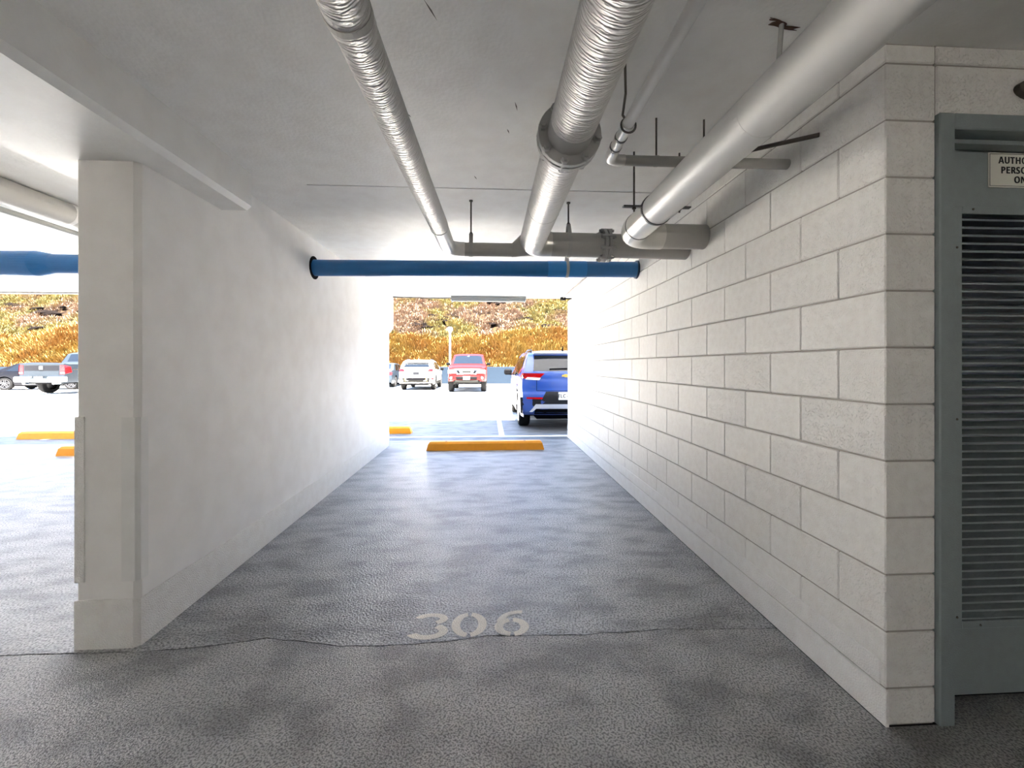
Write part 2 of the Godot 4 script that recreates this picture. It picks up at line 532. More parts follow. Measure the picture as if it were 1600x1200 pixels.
# ------------------------------------------------------------------ ceiling, beam, building above
func make_ceiling() -> void:
	var c := room("ceiling", "off-white painted concrete slab over the stall", "ceiling")
	var st := mb()
	box(st, Vector3(-14.2, CEIL, -2.710), Vector3(6.4, CEIL + 0.2, 11.0))
	obj("aisle_soffit", st, M.ceiling, c)
	st = mb()
	box(st, Vector3(-14.2, CEIL, -SLAB_END), Vector3(6.4, CEIL + 0.2, -2.722))
	obj("stall_soffit", st, M.ceiling, c)
	st = mb()
	box(st, Vector3(-14.2, CEIL, -2.7221), Vector3(-1.16, CEIL + 0.2, -2.7099))
	obj("joint_filler", st, M.ceiling, c)
	st = mb()
	box(st, Vector3(-14.2, CEIL + 0.2, -SLAB_END - 0.1), Vector3(6.4, CEIL + 0.32, 11.0))
	obj("deck_slab", st, M.ceiling, c)
	# bare scratches in the ceiling paint
	for k in [[-0.205, 1.318, -0.172, 1.40], [0.113, 1.81, 0.128, 1.875], [0.088, 2.02, 0.100, 2.06], [-0.375, 1.92, -0.36, 1.95], [-0.09, 2.53, -0.075, 2.58]]:
		st = mb()
		var a := Vector2(k[0], k[1])
		var e := Vector2(k[2], k[3])
		var sd := (e - a).orthogonal().normalized() * 0.0035
		prism(st, PackedVector2Array([a, a.lerp(e, 0.5) + sd, e, a.lerp(e, 0.45) - sd * 0.6]), Vector3(0, CEIL - 0.0008, 0), Vector3.RIGHT, Vector3(0, 0, -1), Vector3(0, 0.0007, 0))
		obj("paint_scratch", st, M.rod, c)
	# drop beam over the column, its lower edge chamfered
	var b := room("ceiling_beam", "off-white drop beam running over the end of the left wall", "beam")
	st = mb()
	prism(st, PackedVector2Array([Vector2(-2.08, CEIL), Vector2(-2.08, 2.235), Vector2(-2.063, 2.218), Vector2(-1.452, 2.218), Vector2(-1.425, 2.243), Vector2(-1.425, CEIL)]), Vector3(0, 0, -2.585), Vector3.RIGHT, Vector3.UP, Vector3(0, 0, 11.5))
	obj("beam_body", st, M.beam, b)
	# the storeys above the stall: they shade the strip of lot outside
	var up := room("wall_upper_storeys", "plain concrete storeys rising above the parking deck", "wall")
	st = mb()
	box(st, Vector3(-4.5, CEIL + 0.32, -SLAB_END), Vector3(14.0, 8.5, 11.0))
	obj("upper_wall", st, M.wall, up)

# ------------------------------------------------------------------ left wall and column
func make_walls() -> void:
	var w := room("wall_left", "smooth cream concrete wall ending in a column", "wall")
	var st := mb()
	var z0 := 1.99
	var z1 := 6.765
	var c := 0.022
	var poly := PackedVector2Array([Vector2(-1.868 + c * 0.5, z0), Vector2(WL - c, z0), Vector2(WL, z0 + c), Vector2(WL, z1), Vector2(-1.868, z1), Vector2(-1.868, z0 + c * 0.5)])
	prism(st, poly, Vector3.ZERO, Vector3.RIGHT, Vector3(0, 0, -1), Vector3(0, CEIL, 0))
	obj("wall_body", st, M.wall, w)
	# upper bracket at the far end, its underside sloping
	st = mb()
	prism(st, PackedVector2Array([Vector2(z1, CEIL), Vector2(z1, 1.80), Vector2(7.05, 1.90), Vector2(7.05, CEIL)]), Vector3(-1.868, 0, 0), Vector3(0, 0, -1), Vector3.UP, Vector3(-1.868 * -1 + WL, 0, 0))
	obj("end_bracket", st, M.wall, w)
	# corner guards painted over
	st = mb()
	box(st, Vector3(-1.8725, 0.302, -z0 - 0.05), Vector3(-1.828, 1.055, -z0 + 0.005), 0.003)
	obj("corner_guard", st, M.coating, w)
	st = mb()
	prism(st, PackedVector2Array([Vector2(-1.668, z0 - 0.004), Vector2(WL - 0.012, z0 - 0.004), Vector2(WL + 0.004, z0 + 0.010), Vector2(WL + 0.004, z0 + 0.052), Vector2(WL - 0.01, z0 + 0.052), Vector2(WL - 0.01, z0 + 0.012), Vector2(-1.668, z0 + 0.012)]), Vector3(0, 0.305, 0), Vector3.RIGHT, Vector3(0, 0, -1), Vector3(0, 0.745, 0))
	obj("corner_guard", st, M.column, w)
	# rough waterproof coat along the foot of the wall and round the column
	st = mb()
	var n := FastNoiseLite.new()
	n.seed = 8
	n.frequency = 1.5
	var prev := 0.0
	for i in 60:
		var a := lerpf(z0 + 0.01, z1, i / 60.0)
		var b := lerpf(z0 + 0.01, z1, (i + 1) / 60.0)
		var ha := 0.218 + 0.012 * n.get_noise_1d(a)
		var hb := 0.218 + 0.012 * n.get_noise_1d(b)
		var o := WL + 0.004
		quad(st, Vector3(o, 0, -a), Vector3(o, ha, -a), Vector3(o, hb, -b), Vector3(o, 0, -b))
		quad(st, Vector3(o, ha, -a), Vector3(WL, ha, -a), Vector3(WL, hb, -b), Vector3(o, hb, -b))
	for i in 8:
		var a := lerpf(-1.872, WL - 0.02, i / 8.0)
		var b := lerpf(-1.872, WL - 0.02, (i + 1) / 8.0)
		var ha := 0.222 + 0.006 * n.get_noise_1d(a * 3.0)
		var hb := 0.222 + 0.006 * n.get_noise_1d(b * 3.0)
		var z := -z0 + 0.004
		quad(st, Vector3(a, 0, z), Vector3(a, ha, z), Vector3(b, hb, z), Vector3(b, 0, z))
		quad(st, Vector3(a, ha, z), Vector3(a, ha, -z0), Vector3(b, hb, -z0), Vector3(b, hb, z))
	quad(st, Vector3(WL - 0.02, 0, -z0 + 0.004), Vector3(WL - 0.02, 0.222, -z0 + 0.004), Vector3(WL + 0.004, 0.22, -z0 - 0.02), Vector3(WL + 0.004, 0, -z0 - 0.02))
	obj("foot_coating", st, M.coating, w)

# ------------------------------------------------------------------ right wall of concrete blocks
var block_cache := {}

func block_mesh(len: float, h: float, thick: float) -> Mesh:
	var key := "%.3f %.3f %.3f" % [len, h, thick]
	if not block_cache.has(key):
		var st := mb()
		box(st, Vector3(-thick / 2, -h / 2, -len / 2), Vector3(thick / 2, h / 2, len / 2), 0.004)
		st.generate_normals()
		block_cache[key] = st.commit()
	return block_cache[key]

func add_block(parent: Node, at: Vector3, len: float, h: float, thick: float, turned := false) -> void:
	var o := MeshInstance3D.new()
	o.mesh = block_mesh(len, h, thick)
	o.material_override = M.block[rng.randi() % 3]
	o.position = at
	if turned: o.rotation.y = PI / 2
	put(o, "block", parent)

func make_block_wall() -> void:
	var w := room("wall_right", "cream painted concrete block wall in running bond", "wall")
	var z0 := 1.405
	var z1 := 7.40
	var st := mb()
	box(st, Vector3(WR + 0.006, 0, -z1 + 0.01), Vector3(1.594, CEIL, -z0 - 0.006))
	obj("mortar", st, M.mortar, w)
	var pitch := 0.2032
	for k in range(-1, 12):
		var y0 := maxf(0.0, 0.132 + pitch * k)
		var y1 := minf(CEIL, 0.132 + pitch * (k + 1))
		var bed := 0.007
		var h := y1 - y0 - bed
		var z := z0
		var first := true
		while z < z1 - 0.02:
			var l := 0.4064
			if first and k % 2 != 0: l = 0.2032
			first = false
			l = minf(l, z1 - z)
			add_block(w, Vector3((WR + 1.600) / 2, (y0 + y1) / 2, -(z + l / 2)), l - 0.0035, h, 1.600 - WR)
			z += l
	# rough coat along the foot, broken by the bed joint
	st = mb()
	box(st, Vector3(WR - 0.004, 0.0, -z1), Vector3(WR + 0.01, 0.127, -z0 + 0.004), 0.002)
	box(st, Vector3(WR - 0.004, 0.137, -z1), Vector3(WR + 0.01, 0.225, -z0 - 0.02), 0.002)
	obj("foot_coating", st, M.coating, w)

# ------------------------------------------------------------------ door and the wall it sits in
func make_door() -> void:
	var zf := 1.405
	var w := room("wall_door", "block wall above and beside the grey louvred door", "wall")
	var st := mb()
	box(st, Vector3(1.600, 2.14, -1.59), Vector3(2.72, CEIL, -zf - 0.006))
	box(st, Vector3(2.64, 0, -1.59), Vector3(6.4, CEIL, -zf - 0.006))
	obj("mortar", st, M.mortar, w)
	for k in 5:
		add_block(w, Vector3(1.602 + 0.4064 * k + 0.2032, 2.2655, -1.5), 0.4029, 0.196, 0.19, true)
		add_block(w, Vector3(1.602 + 0.4064 * k + 0.2032, 2.402, -1.5), 0.4029, 0.064, 0.19, true)
	var d := room("door_1", "grey steel door with a full-height louvre, half cut off by the frame edge", "door")
	# frame: left jamb, head, right jamb, with a stop
	st = mb()
	box(st, Vector3(1.601, 0.0, -1.56), Vector3(1.660, 2.188, -1.392), 0.004)
	box(st, Vector3(1.660, 2.131, -1.56), Vector3(2.585, 2.188, -1.392), 0.004)
	box(st, Vector3(2.585, 0.0, -1.56), Vector3(2.640, 2.188, -1.392), 0.004)
	box(st, Vector3(1.660, 2.114, -1.50), Vector3(2.585, 2.131, -1.455), 0.002)
	obj("frame", st, M.steel_grey, d)
	# leaf: stiles and rails round the louvre
	var x0 := 1.663
	var x1 := 2.582
	var l0 := 1.80
	var l1 := 2.445
	var yb := 0.29
	var yt := 1.88
	st = mb()
	box(st, Vector3(x0, 0.012, -1.552), Vector3(l0, 2.126, -1.512))
	box(st, Vector3(l1, 0.012, -1.552), Vector3(x1, 2.126, -1.512))
	box(st, Vector3(l0, 0.012, -1.552), Vector3(l1, yb, -1.512))
	box(st, Vector3(l0, yt, -1.552), Vector3(l1, 2.126, -1.512))
	obj("leaf", st, M.steel_grey, d)
	st = mb()
	box(st, Vector3(l0 - 0.024, yb - 0.016, -1.513), Vector3(l0 + 0.016, yt + 0.019, -1.500), 0.002)
	box(st, Vector3(l1 - 0.016, yb - 0.016, -1.513), Vector3(l1 + 0.024, yt + 0.019, -1.500), 0.002)
	box(st, Vector3(l0 + 0.016, yb - 0.016, -1.513), Vector3(l1 - 0.016, yb + 0.014, -1.500), 0.002)
	box(st, Vector3(l0 + 0.016, yt - 0.010, -1.513), Vector3(l1 - 0.016, yt + 0.019, -1.500), 0.002)
	var lf := obj("louvre_frame", st, M.steel_grey, d)
	var sc := mb()
	for p in [[l0 - 0.006, yt - 0.14], [l0 - 0.006, 1.08], [l0 - 0.006, yb + 0.03], [l0 + 0.09, yb - 0.003], [l0 + 0.06, yt + 0.008]]:
		lathe(sc, Vector3(p[0], p[1], -1.501), Vector3(0, 0, 1), [Vector2(0.003, 0.0), Vector2(0.003, 0.004), Vector2(0, 0.005)], 10)
	obj("screw", sc, M.rod, lf)
	st = mb()
	var sl := Transform3D(Basis(Vector3.RIGHT, deg_to_rad(22)), Vector3.ZERO)
	box(st, Vector3(-0.318, -0.001, -0.022), Vector3(0.318, 0.001, 0.018), 0.0, sl)
	box(st, Vector3(-0.318, -0.0125, 0.0150), Vector3(0.318, -0.0055, 0.0170))
	st.generate_normals()
	var sm := st.commit()
	var n := 51
	for i in n:
		var o := MeshInstance3D.new()
		o.mesh = sm
		o.material_override = M.steel_grey
		o.position = Vector3((l0 + l1) / 2, lerpf(yb + 0.025, yt - 0.02, float(i) / (n - 1)), -1.527)
		put(o, "slat", d)
	# sign
	var s := thing("door_sign", "cream sign with black capitals reading AUTHORIZED PERSONNEL ONLY on the grey door", "sign", Vector3(1.935, 1.979, -1.512))
	st = mb()
	box(st, Vector3(0, 0, 0), Vector3(0.305, 0.135, 0.003), 0.001)
	obj("plate", st, M.sign, s)
	st = mb()
	for e in [[0.005, 0.005, 0.300, 0.0065], [0.005, 0.1285, 0.300, 0.130], [0.005, 0.0065, 0.0065, 0.1285], [0.2985, 0.0065, 0.300, 0.1285]]:
		box(st, Vector3(e[0], e[1], 0.003), Vector3(e[2], e[3], 0.0036))
	obj("border", st, M.ink, s)
	for t in [["AUTHORIZED", 0.105], ["PERSONNEL", 0.067], ["ONLY", 0.030]]:
		var o := letters(t[0], 0.036, Vector3(0.1525, t[1], 0.0033), M.ink, s)
		o.set_meta("label", "black lettering")
	# wall light over the door
	var l := thing("wall_light", "dark oval bulkhead light on the block wall above the door", "light", Vector3(2.02, 2.285, -1.405))
	st = mb()
	lathe(st, Vector3(0, 0, 0), Vector3(0, 0, 1), [Vector2(0, 0.0), Vector2(0.0, 0.088), Vector2(0.02, 0.088), Vector2(0.03, 0.078), Vector2(0.03, 0.0)], 28)
	var bs := obj("base", st, M.rod, l)
	bs.scale = Vector3(1.4, 0.5, 1)
	st = mb()
	lathe(st, Vector3(0, 0, 0.03), Vector3(0, 0, 1), [Vector2(0, 0.072), Vector2(0.03, 0.064), Vector2(0.05, 0.045), Vector2(0.06, 0.0)], 28, true)
	var gl := obj("lens", st, M.lamp_body, l)
	gl.scale = Vector3(1.4, 0.5, 1)

func letters(text: String, size: float, at: Vector3, m: Material, parent: Node) -> MeshInstance3D:
	var f := SystemFont.new()
	f.font_names = PackedStringArray(["Droid Sans"])
	f.font_weight = 700
	var t := TextMesh.new()
	t.text = text
	t.font = f
	t.font_size = 64
	t.pixel_size = size / 64.0
	t.depth = 0.0012
	t.curve_step = 1.0
	t.horizontal_alignment = HORIZONTAL_ALIGNMENT_CENTER
	t.vertical_alignment = VERTICAL_ALIGNMENT_CENTER
	var o := MeshInstance3D.new()
	o.mesh = t
	o.material_override = m
	o.position = at
	put(o, "lettering", parent)
	return o

# ------------------------------------------------------------------ the rest of the garage round the camera
func make_enclosure() -> void:
	var st := mb()
	# far side of the aisle: unseen piers, gaps added between them for fill daylight
	for e in [[-14.2, -5.4], [-4.6, 2.3], [3.1, 6.4]]:
		st = mb()
		box(st, Vector3(e[0], 0, 10.8), Vector3(e[1], CEIL, 11.0))
		structure(obj("wall_back", st, M.wall), "cream wall between gaps added for fill daylight on the far side of the aisle", "wall")
	st = mb()
	box(st, Vector3(-14.2, 0, -0.4), Vector3(-14.0, CEIL, 10.8))
	structure(obj("wall_side", st, M.wall), "cream garage wall at the end of the aisle", "wall")
	for z in [-6.6, -3.5]:
		st = mb()
		box(st, Vector3(-14.15, 0, z - 0.2), Vector3(-13.85, CEIL, z + 0.2), 0.02)
		structure(obj("trim_end_column", st, M.column), "cream concrete column at the open end of the garage", "column")
	st = mb()
	box(st, Vector3(6.2, 0, -7.4), Vector3(6.4, CEIL, 10.8))
	structure(obj("wall_aisle_end", st, M.wall), "cream wall at the closed end of the aisle", "wall")
	st = mb()
	box(st, Vector3(1.62, 0, -7.38), Vector3(6.2, CEIL, -7.2))
	structure(obj("wall_utility_room", st, M.wall), "outer wall of the utility room behind the louvred door", "wall")

# ------------------------------------------------------------------ the lot outside
func make_outdoors() -> void:
	var p := room("pavement", "pale concrete of the open parking lot", "pavement")
	var st := mb()
	box(st, Vector3(-70, -0.30, -29.0), Vector3(45, -0.002, -9.8))
	obj("slab", st, M.pave, p)
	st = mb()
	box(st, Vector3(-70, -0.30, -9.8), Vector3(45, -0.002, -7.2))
	obj("shade_strip", st, M.shade_strip, p)  # strip coloured darker to deepen the building's shade on the ground
	st = mb()
	box(st, Vector3(-70, -0.30, -7.2), Vector3(-14.2, -0.002, 40))
	obj("slab", st, M.pave, p)
	st = mb()
	box(st, Vector3(-14.2, -0.30, 11.0), Vector3(45, -0.002, 40))
	obj("slab", st, M.pave, p)
	st = mb()
	box(st, Vector3(-1.86, -0.002, -7.60), Vector3(1.60, 0.004, -7.48))
	obj("painted_line", st, M.line, p)
	for x in [-5.05, -2.41, 0.235, 2.88, -10.3, -7.7]:
		st = mb()
		box(st, Vector3(x - 0.05, -0.002, -12.2), Vector3(x + 0.05, 0.0015, -7.62))
		obj("painted_line", st, M.line, p)
	# worn stall number in the lot, facing away
	for k in 3:
		st = mb()
		arc_strip(st, Vector2(-1.24 + 0.24 * k, 12.78), 0.055, 0.07, 98, 262, 0.045, 0.001)
		arc_strip(st, Vector2(-1.24 + 0.24 * k, 12.78), 0.055, 0.07, 82, -82, 0.045, 0.001)
		obj("painted_digit", st, M.trim_grey, p)
	var w := room("wall_lot", "low pale blue-grey wall along the far edge of the lot", "wall")
	st = mb()
	box(st, Vector3(-70, -0.1, -29.25), Vector3(45, 1.19, -29.0), 0.02)
	obj("wall_body", st, M.lot_wall, w)
	# lamp post
	var l := thing("lamp_post", "white lamp post standing behind the low lot wall", "lamp post", Vector3(-2.78, 0.2, -30.0))
	st = mb()
	tube(st, [Vector3(0, 0, 0), Vector3(0, 3.45, 0)], [0.075, 0.06], 12)
	obj("pole", st, M.post, l)
	st = mb()
	lathe(st, Vector3(0, 3.42, 0), Vector3.UP, [Vector2(0, 0.0), Vector2(0, 0.07), Vector2(0.22, 0.19), Vector2(0.34, 0.19), Vector2(0.40, 0.12), Vector2(0.42, 0.0)], 16)
	obj("lamp_head", st, M.post, l)

# ------------------------------------------------------------------ hillside
func hill_y(x: float, z: float, n: FastNoiseLite) -> float:
	var d := z - 29.3
	var rise := 0.55 + 0.58 * maxf(0.0, d - 1.5) if d > 0 else 0.55
	if d > 40.0: rise -= (d - 40.0) * 0.3
	return rise + n.get_noise_2d(x, z) * 0.9 * clampf(d / 4.0, 0.15, 1.0) + n.get_noise_2d(x * 4.0 + 90.0, z * 5.0) * 0.28 * clampf(d / 3.0, 0.2, 1.0)

func make_hill() -> void:
	var n := FastNoiseLite.new()
	n.seed = 21
	n.frequency = 0.07
	n.fractal_octaves = 3
	var h := room("hillside", "steep dry hillside of straw-coloured grass and brown rock", "hill")
	var st := mb()
	st.set_smooth_group(1)
	var zs := []
	var z := 29.25
	while z < 110.0:
		zs.append(z)
		z += 0.6 if z < 60.0 else 2.5
	var xs := []
	for i in 116: xs.append(-75.0 + i)
	for i in xs.size() - 1:
		for j in zs.size() - 1:
			var a := Vector3(xs[i], hill_y(xs[i], zs[j], n), -zs[j])
			var b := Vector3(xs[i], hill_y(xs[i], zs[j + 1], n), -zs[j + 1])
			var c := Vector3(xs[i + 1], hill_y(xs[i + 1], zs[j + 1], n), -zs[j + 1])
			var d := Vector3(xs[i + 1], hill_y(xs[i + 1], zs[j], n), -zs[j])
			quad(st, a, b, c, d)
	obj("slope", st, M.soil, h)
	# rocks breaking through the grass
	var r := RandomNumberGenerator.new()
	r.seed = 44
	var meshes := []
	for k in 4:
		var rs := mb()
		var ico := []
		for i in 7:
			for j in 10:
				var th := PI * i / 6.0
				var ph := TAU * j / 10.0
				var rad := 0.75 + 0.45 * r.randf()
				ico.append(Vector3(sin(th) * cos(ph) * 1.25, cos(th) * 0.55, sin(th) * sin(ph) * 0.8) * rad)
		for i in 6:
			for j in 10:
				var j2 := (j + 1) % 10
				var A: Vector3 = ico[i * 10 + j] if i > 0 else Vector3(0, 0.5, 0)
				var D: Vector3 = ico[i * 10 + j2] if i > 0 else Vector3(0, 0.5, 0)
				var B: Vector3 = ico[(i + 1) * 10 + j] if i < 5 else Vector3(0, -0.5, 0)
				var C: Vector3 = ico[(i + 1) * 10 + j2] if i < 5 else Vector3(0, -0.5, 0)
				quad_out(rs, A, B, C, D, Vector3.ZERO)
		rs.generate_normals()
		meshes.append(rs.commit())
	for k in 110:
		var left := k % 2 == 1
		var zz := 35.0 + 22.0 * pow(r.randf(), 1.2)
		var xx: float = zz * r.randf_range(-1.15, -0.90) if left else zz * r.randf_range(-0.32, 0.30)
		var o := MeshInstance3D.new()
		o.mesh = meshes[k % 4]
		o.material_override = M.rock
		var s := r.randf_range(0.25, 0.75)
		o.scale = Vector3(s * 1.5, s * 0.9, s)
		o.rotation.y = r.randf_range(-0.5, 0.5)
		o.position = Vector3(xx, hill_y(xx, zz, n) + 0.05, -zz)
		put(o, "rock", h)
	# dry grass: nobody could count the tufts
	var tuft := tuft_mesh(r, 16, 0.55, 0.30)
	var places := []
	for k in 46000:
		var zz := 29.6 + 28.0 * pow(r.randf(), 1.25)
		var xx: float = zz * r.randf_range(-1.35, 0.48)
		var bush := zz < 36.0
		var pn := n.get_noise_2d(xx * 2.2 + 300.0, zz * 2.6)
		if not bush and pn < -0.42: continue
		var s := r.randf_range(0.7, 1.25) * (1.15 if bush else 0.75)
		var b := Basis(Vector3.UP, r.randf() * TAU).scaled(Vector3(s * 1.2, s * r.randf_range(0.8, 1.2), s * 1.2))
		var hue := r.randf()
		var col := Color(0.139, 0.104, 0.051).lerp(Color(0.124, 0.092, 0.054), hue)
		if bush: col = Color(0.163, 0.112, 0.034).lerp(Color(0.154, 0.085, 0.027), clampf(n.get_noise_2d(xx * 5.0, zz * 5.0) * 1.5 + 0.4, 0, 1))
		elif pn > 0.18: col = Color(0.101, 0.096, 0.042).lerp(Color(0.147, 0.112, 0.039), hue)
		elif pn < -0.02: col = Color(0.124, 0.081, 0.058).lerp(Color(0.139, 0.101, 0.070), hue)
		col = col * r.randf_range(0.75, 1.25) * (0.9 if bush else 1.05)
		places.append([Transform3D(b, Vector3(xx, hill_y(xx, zz, n) - 0.05, -zz)), col])
	var mm := MultiMesh.new()
	mm.transform_format = MultiMesh.TRANSFORM_3D
	mm.use_colors = true
	mm.mesh = tuft
	mm.instance_count = places.size()
	for i in places.size():
		mm.set_instance_transform(i, places[i][0])
		mm.set_instance_color(i, places[i][1])
	var g := MultiMeshInstance3D.new()
	g.multimesh = mm
	g.material_override = M.grass
	put(g, "dry_grass")
	g.set_meta("kind", "stuff")
	tag(g, "dry golden grass and brush covering the hillside", "grass")

func tuft_mesh(r: RandomNumberGenerator, blades: int, h: float, spread: float) -> Mesh:
	var st := mb()
	for i in blades:
		var a := r.randf() * TAU
		var d := Vector3(cos(a), 0, sin(a))
		var side := Vector3(-sin(a), 0, cos(a)) * 0.035
		var p0 := d * r.randf() * spread * 0.5
		var lean := r.randf_range(0.3, 1.0) * spread
		var hh := h * r.randf_range(0.6, 1.15)
		var p1 := p0 + d * lean * 0.45 + Vector3(0, hh * 0.65, 0)
		var p2 := p0 + d * lean * 1.1 + Vector3(0, hh, 0)
		quad(st, p0 - side, p1 - side, p1 + side, p0 + side)
		tri(st, p1 - side, p2, p1 + side)
	st.generate_normals()
	return st.commit()

# ------------------------------------------------------------------ pipes
func bend(a: Vector3, corner: Vector3, b: Vector3, r: float, n := 8) -> Array:
	# points of a rounded corner
	var u := (a - corner).normalized()
	var v := (b - corner).normalized()
	var out := []
	for i in n + 1:
		var t := float(i) / n
		var p := corner + u * r * (1 - t) * (1 - t) + v * r * t * t
		out.append(p)
	return out

func ring(st: SurfaceTool, c: Vector3, axis: Vector3, R: float, r: float, n := 24, m := 8) -> void:
	var prof := []
	for i in m + 1:
		var t := TAU * i / m
		prof.append(Vector2(-r * cos(t), R + r * sin(t)))
	lathe(st, c, axis, prof, n, true)

# flat band round a pipe
func strap(st: SurfaceTool, c: Vector3, axis: Vector3, R: float, w: float, t := 0.003, n := 28) -> void:
	lathe(st, c - axis * w * 0.5, axis, [Vector2(0, R - 0.002), Vector2(0, R + t), Vector2(w, R + t), Vector2(w, R - 0.002)], n)

func flange(parent: Node, c: Vector3, axis: Vector3, R: float, hole: float, bolts: int, twist := 0.0) -> void:
	var f := obj("flange", _flange_shape(c, axis, R), M.flange, parent)
	var fr := frame_of(axis)
	for i in bolts:
		var t := TAU * i / bolts + twist
		var p: Vector3 = c + (fr[0] * cos(t) + fr[1] * sin(t)) * (R + hole) * 0.5
		var st := mb()
		lathe(st, p - axis * 0.052, axis, [Vector2(0, 0), Vector2(0, 0.0105), Vector2(0.012, 0.0115), Vector2(0.012, 0.016), Vector2(0.028, 0.016), Vector2(0.076, 0.016), Vector2(0.092, 0.016), Vector2(0.092, 0.0105), Vector2(0.104, 0.0105), Vector2(0.104, 0)], 6)
		obj("bolt", st, M.flange, f)

func _flange_shape(c: Vector3, axis: Vector3, R: float) -> SurfaceTool:
	var st := mb()
	for s in [-0.026, 0.004]:
		lathe(st, c + axis * s, axis, [Vector2(0, 0.0), Vector2(0, R - 0.002), Vector2(0.002, R), Vector2(0.020, R), Vector2(0.022, R - 0.002), Vector2(0.022, 0.0)], 36)
	lathe(st, c - axis * 0.006, axis, [Vector2(0, R - 0.012), Vector2(0.012, R - 0.012)], 36)
	return st

func clevis(label: String, top: Vector3, c: Vector3, axis: Vector3, R: float, group := "") -> Node3D:
	var h := thing("pipe_hanger", label, "pipe hanger", top, group)
	var lc := c - top
	var st := mb()
	strap(st, lc, axis, R + 0.001, 0.026, 0.003)
	var side := axis.cross(Vector3.UP).normalized()
	for s in [-1.0, 1.0]:
		prism(st, PackedVector2Array([Vector2(s * R * 0.75, R * 0.66), Vector2(s * 0.014, R + 0.058), Vector2(s * 0.010, R + 0.055), Vector2(s * (R * 0.75 - 0.006), R * 0.64)]), lc - axis * 0.013, side, Vector3.UP, axis * 0.026)
	box(st, lc + Vector3(-0.014, R + 0.052, -0.014), lc + Vector3(0.014, R + 0.062, 0.014), 0.002)
	obj("clevis", st, M.flange, h)
	st = mb()
	tube(st, [Vector3(0, 0, 0), lc + Vector3(0, R + 0.045, 0)], 0.0055, 8)
	obj("rod", st, M.rod, h)
	st = mb()
	lathe(st, lc + Vector3(0, R + 0.062, 0), Vector3.UP, [Vector2(0, 0), Vector2(0, 0.011), Vector2(0.009, 0.011), Vector2(0.009, 0)], 6)
	obj("nut", st, M.rod, h)
	st = mb()
	lathe(st, Vector3(0, 0, 0), Vector3.DOWN, [Vector2(0, 0), Vector2(0, 0.014), Vector2(0.008, 0.014), Vector2(0.008, 0)], 6)
	obj("nut", st, M.rod, h)
	return h

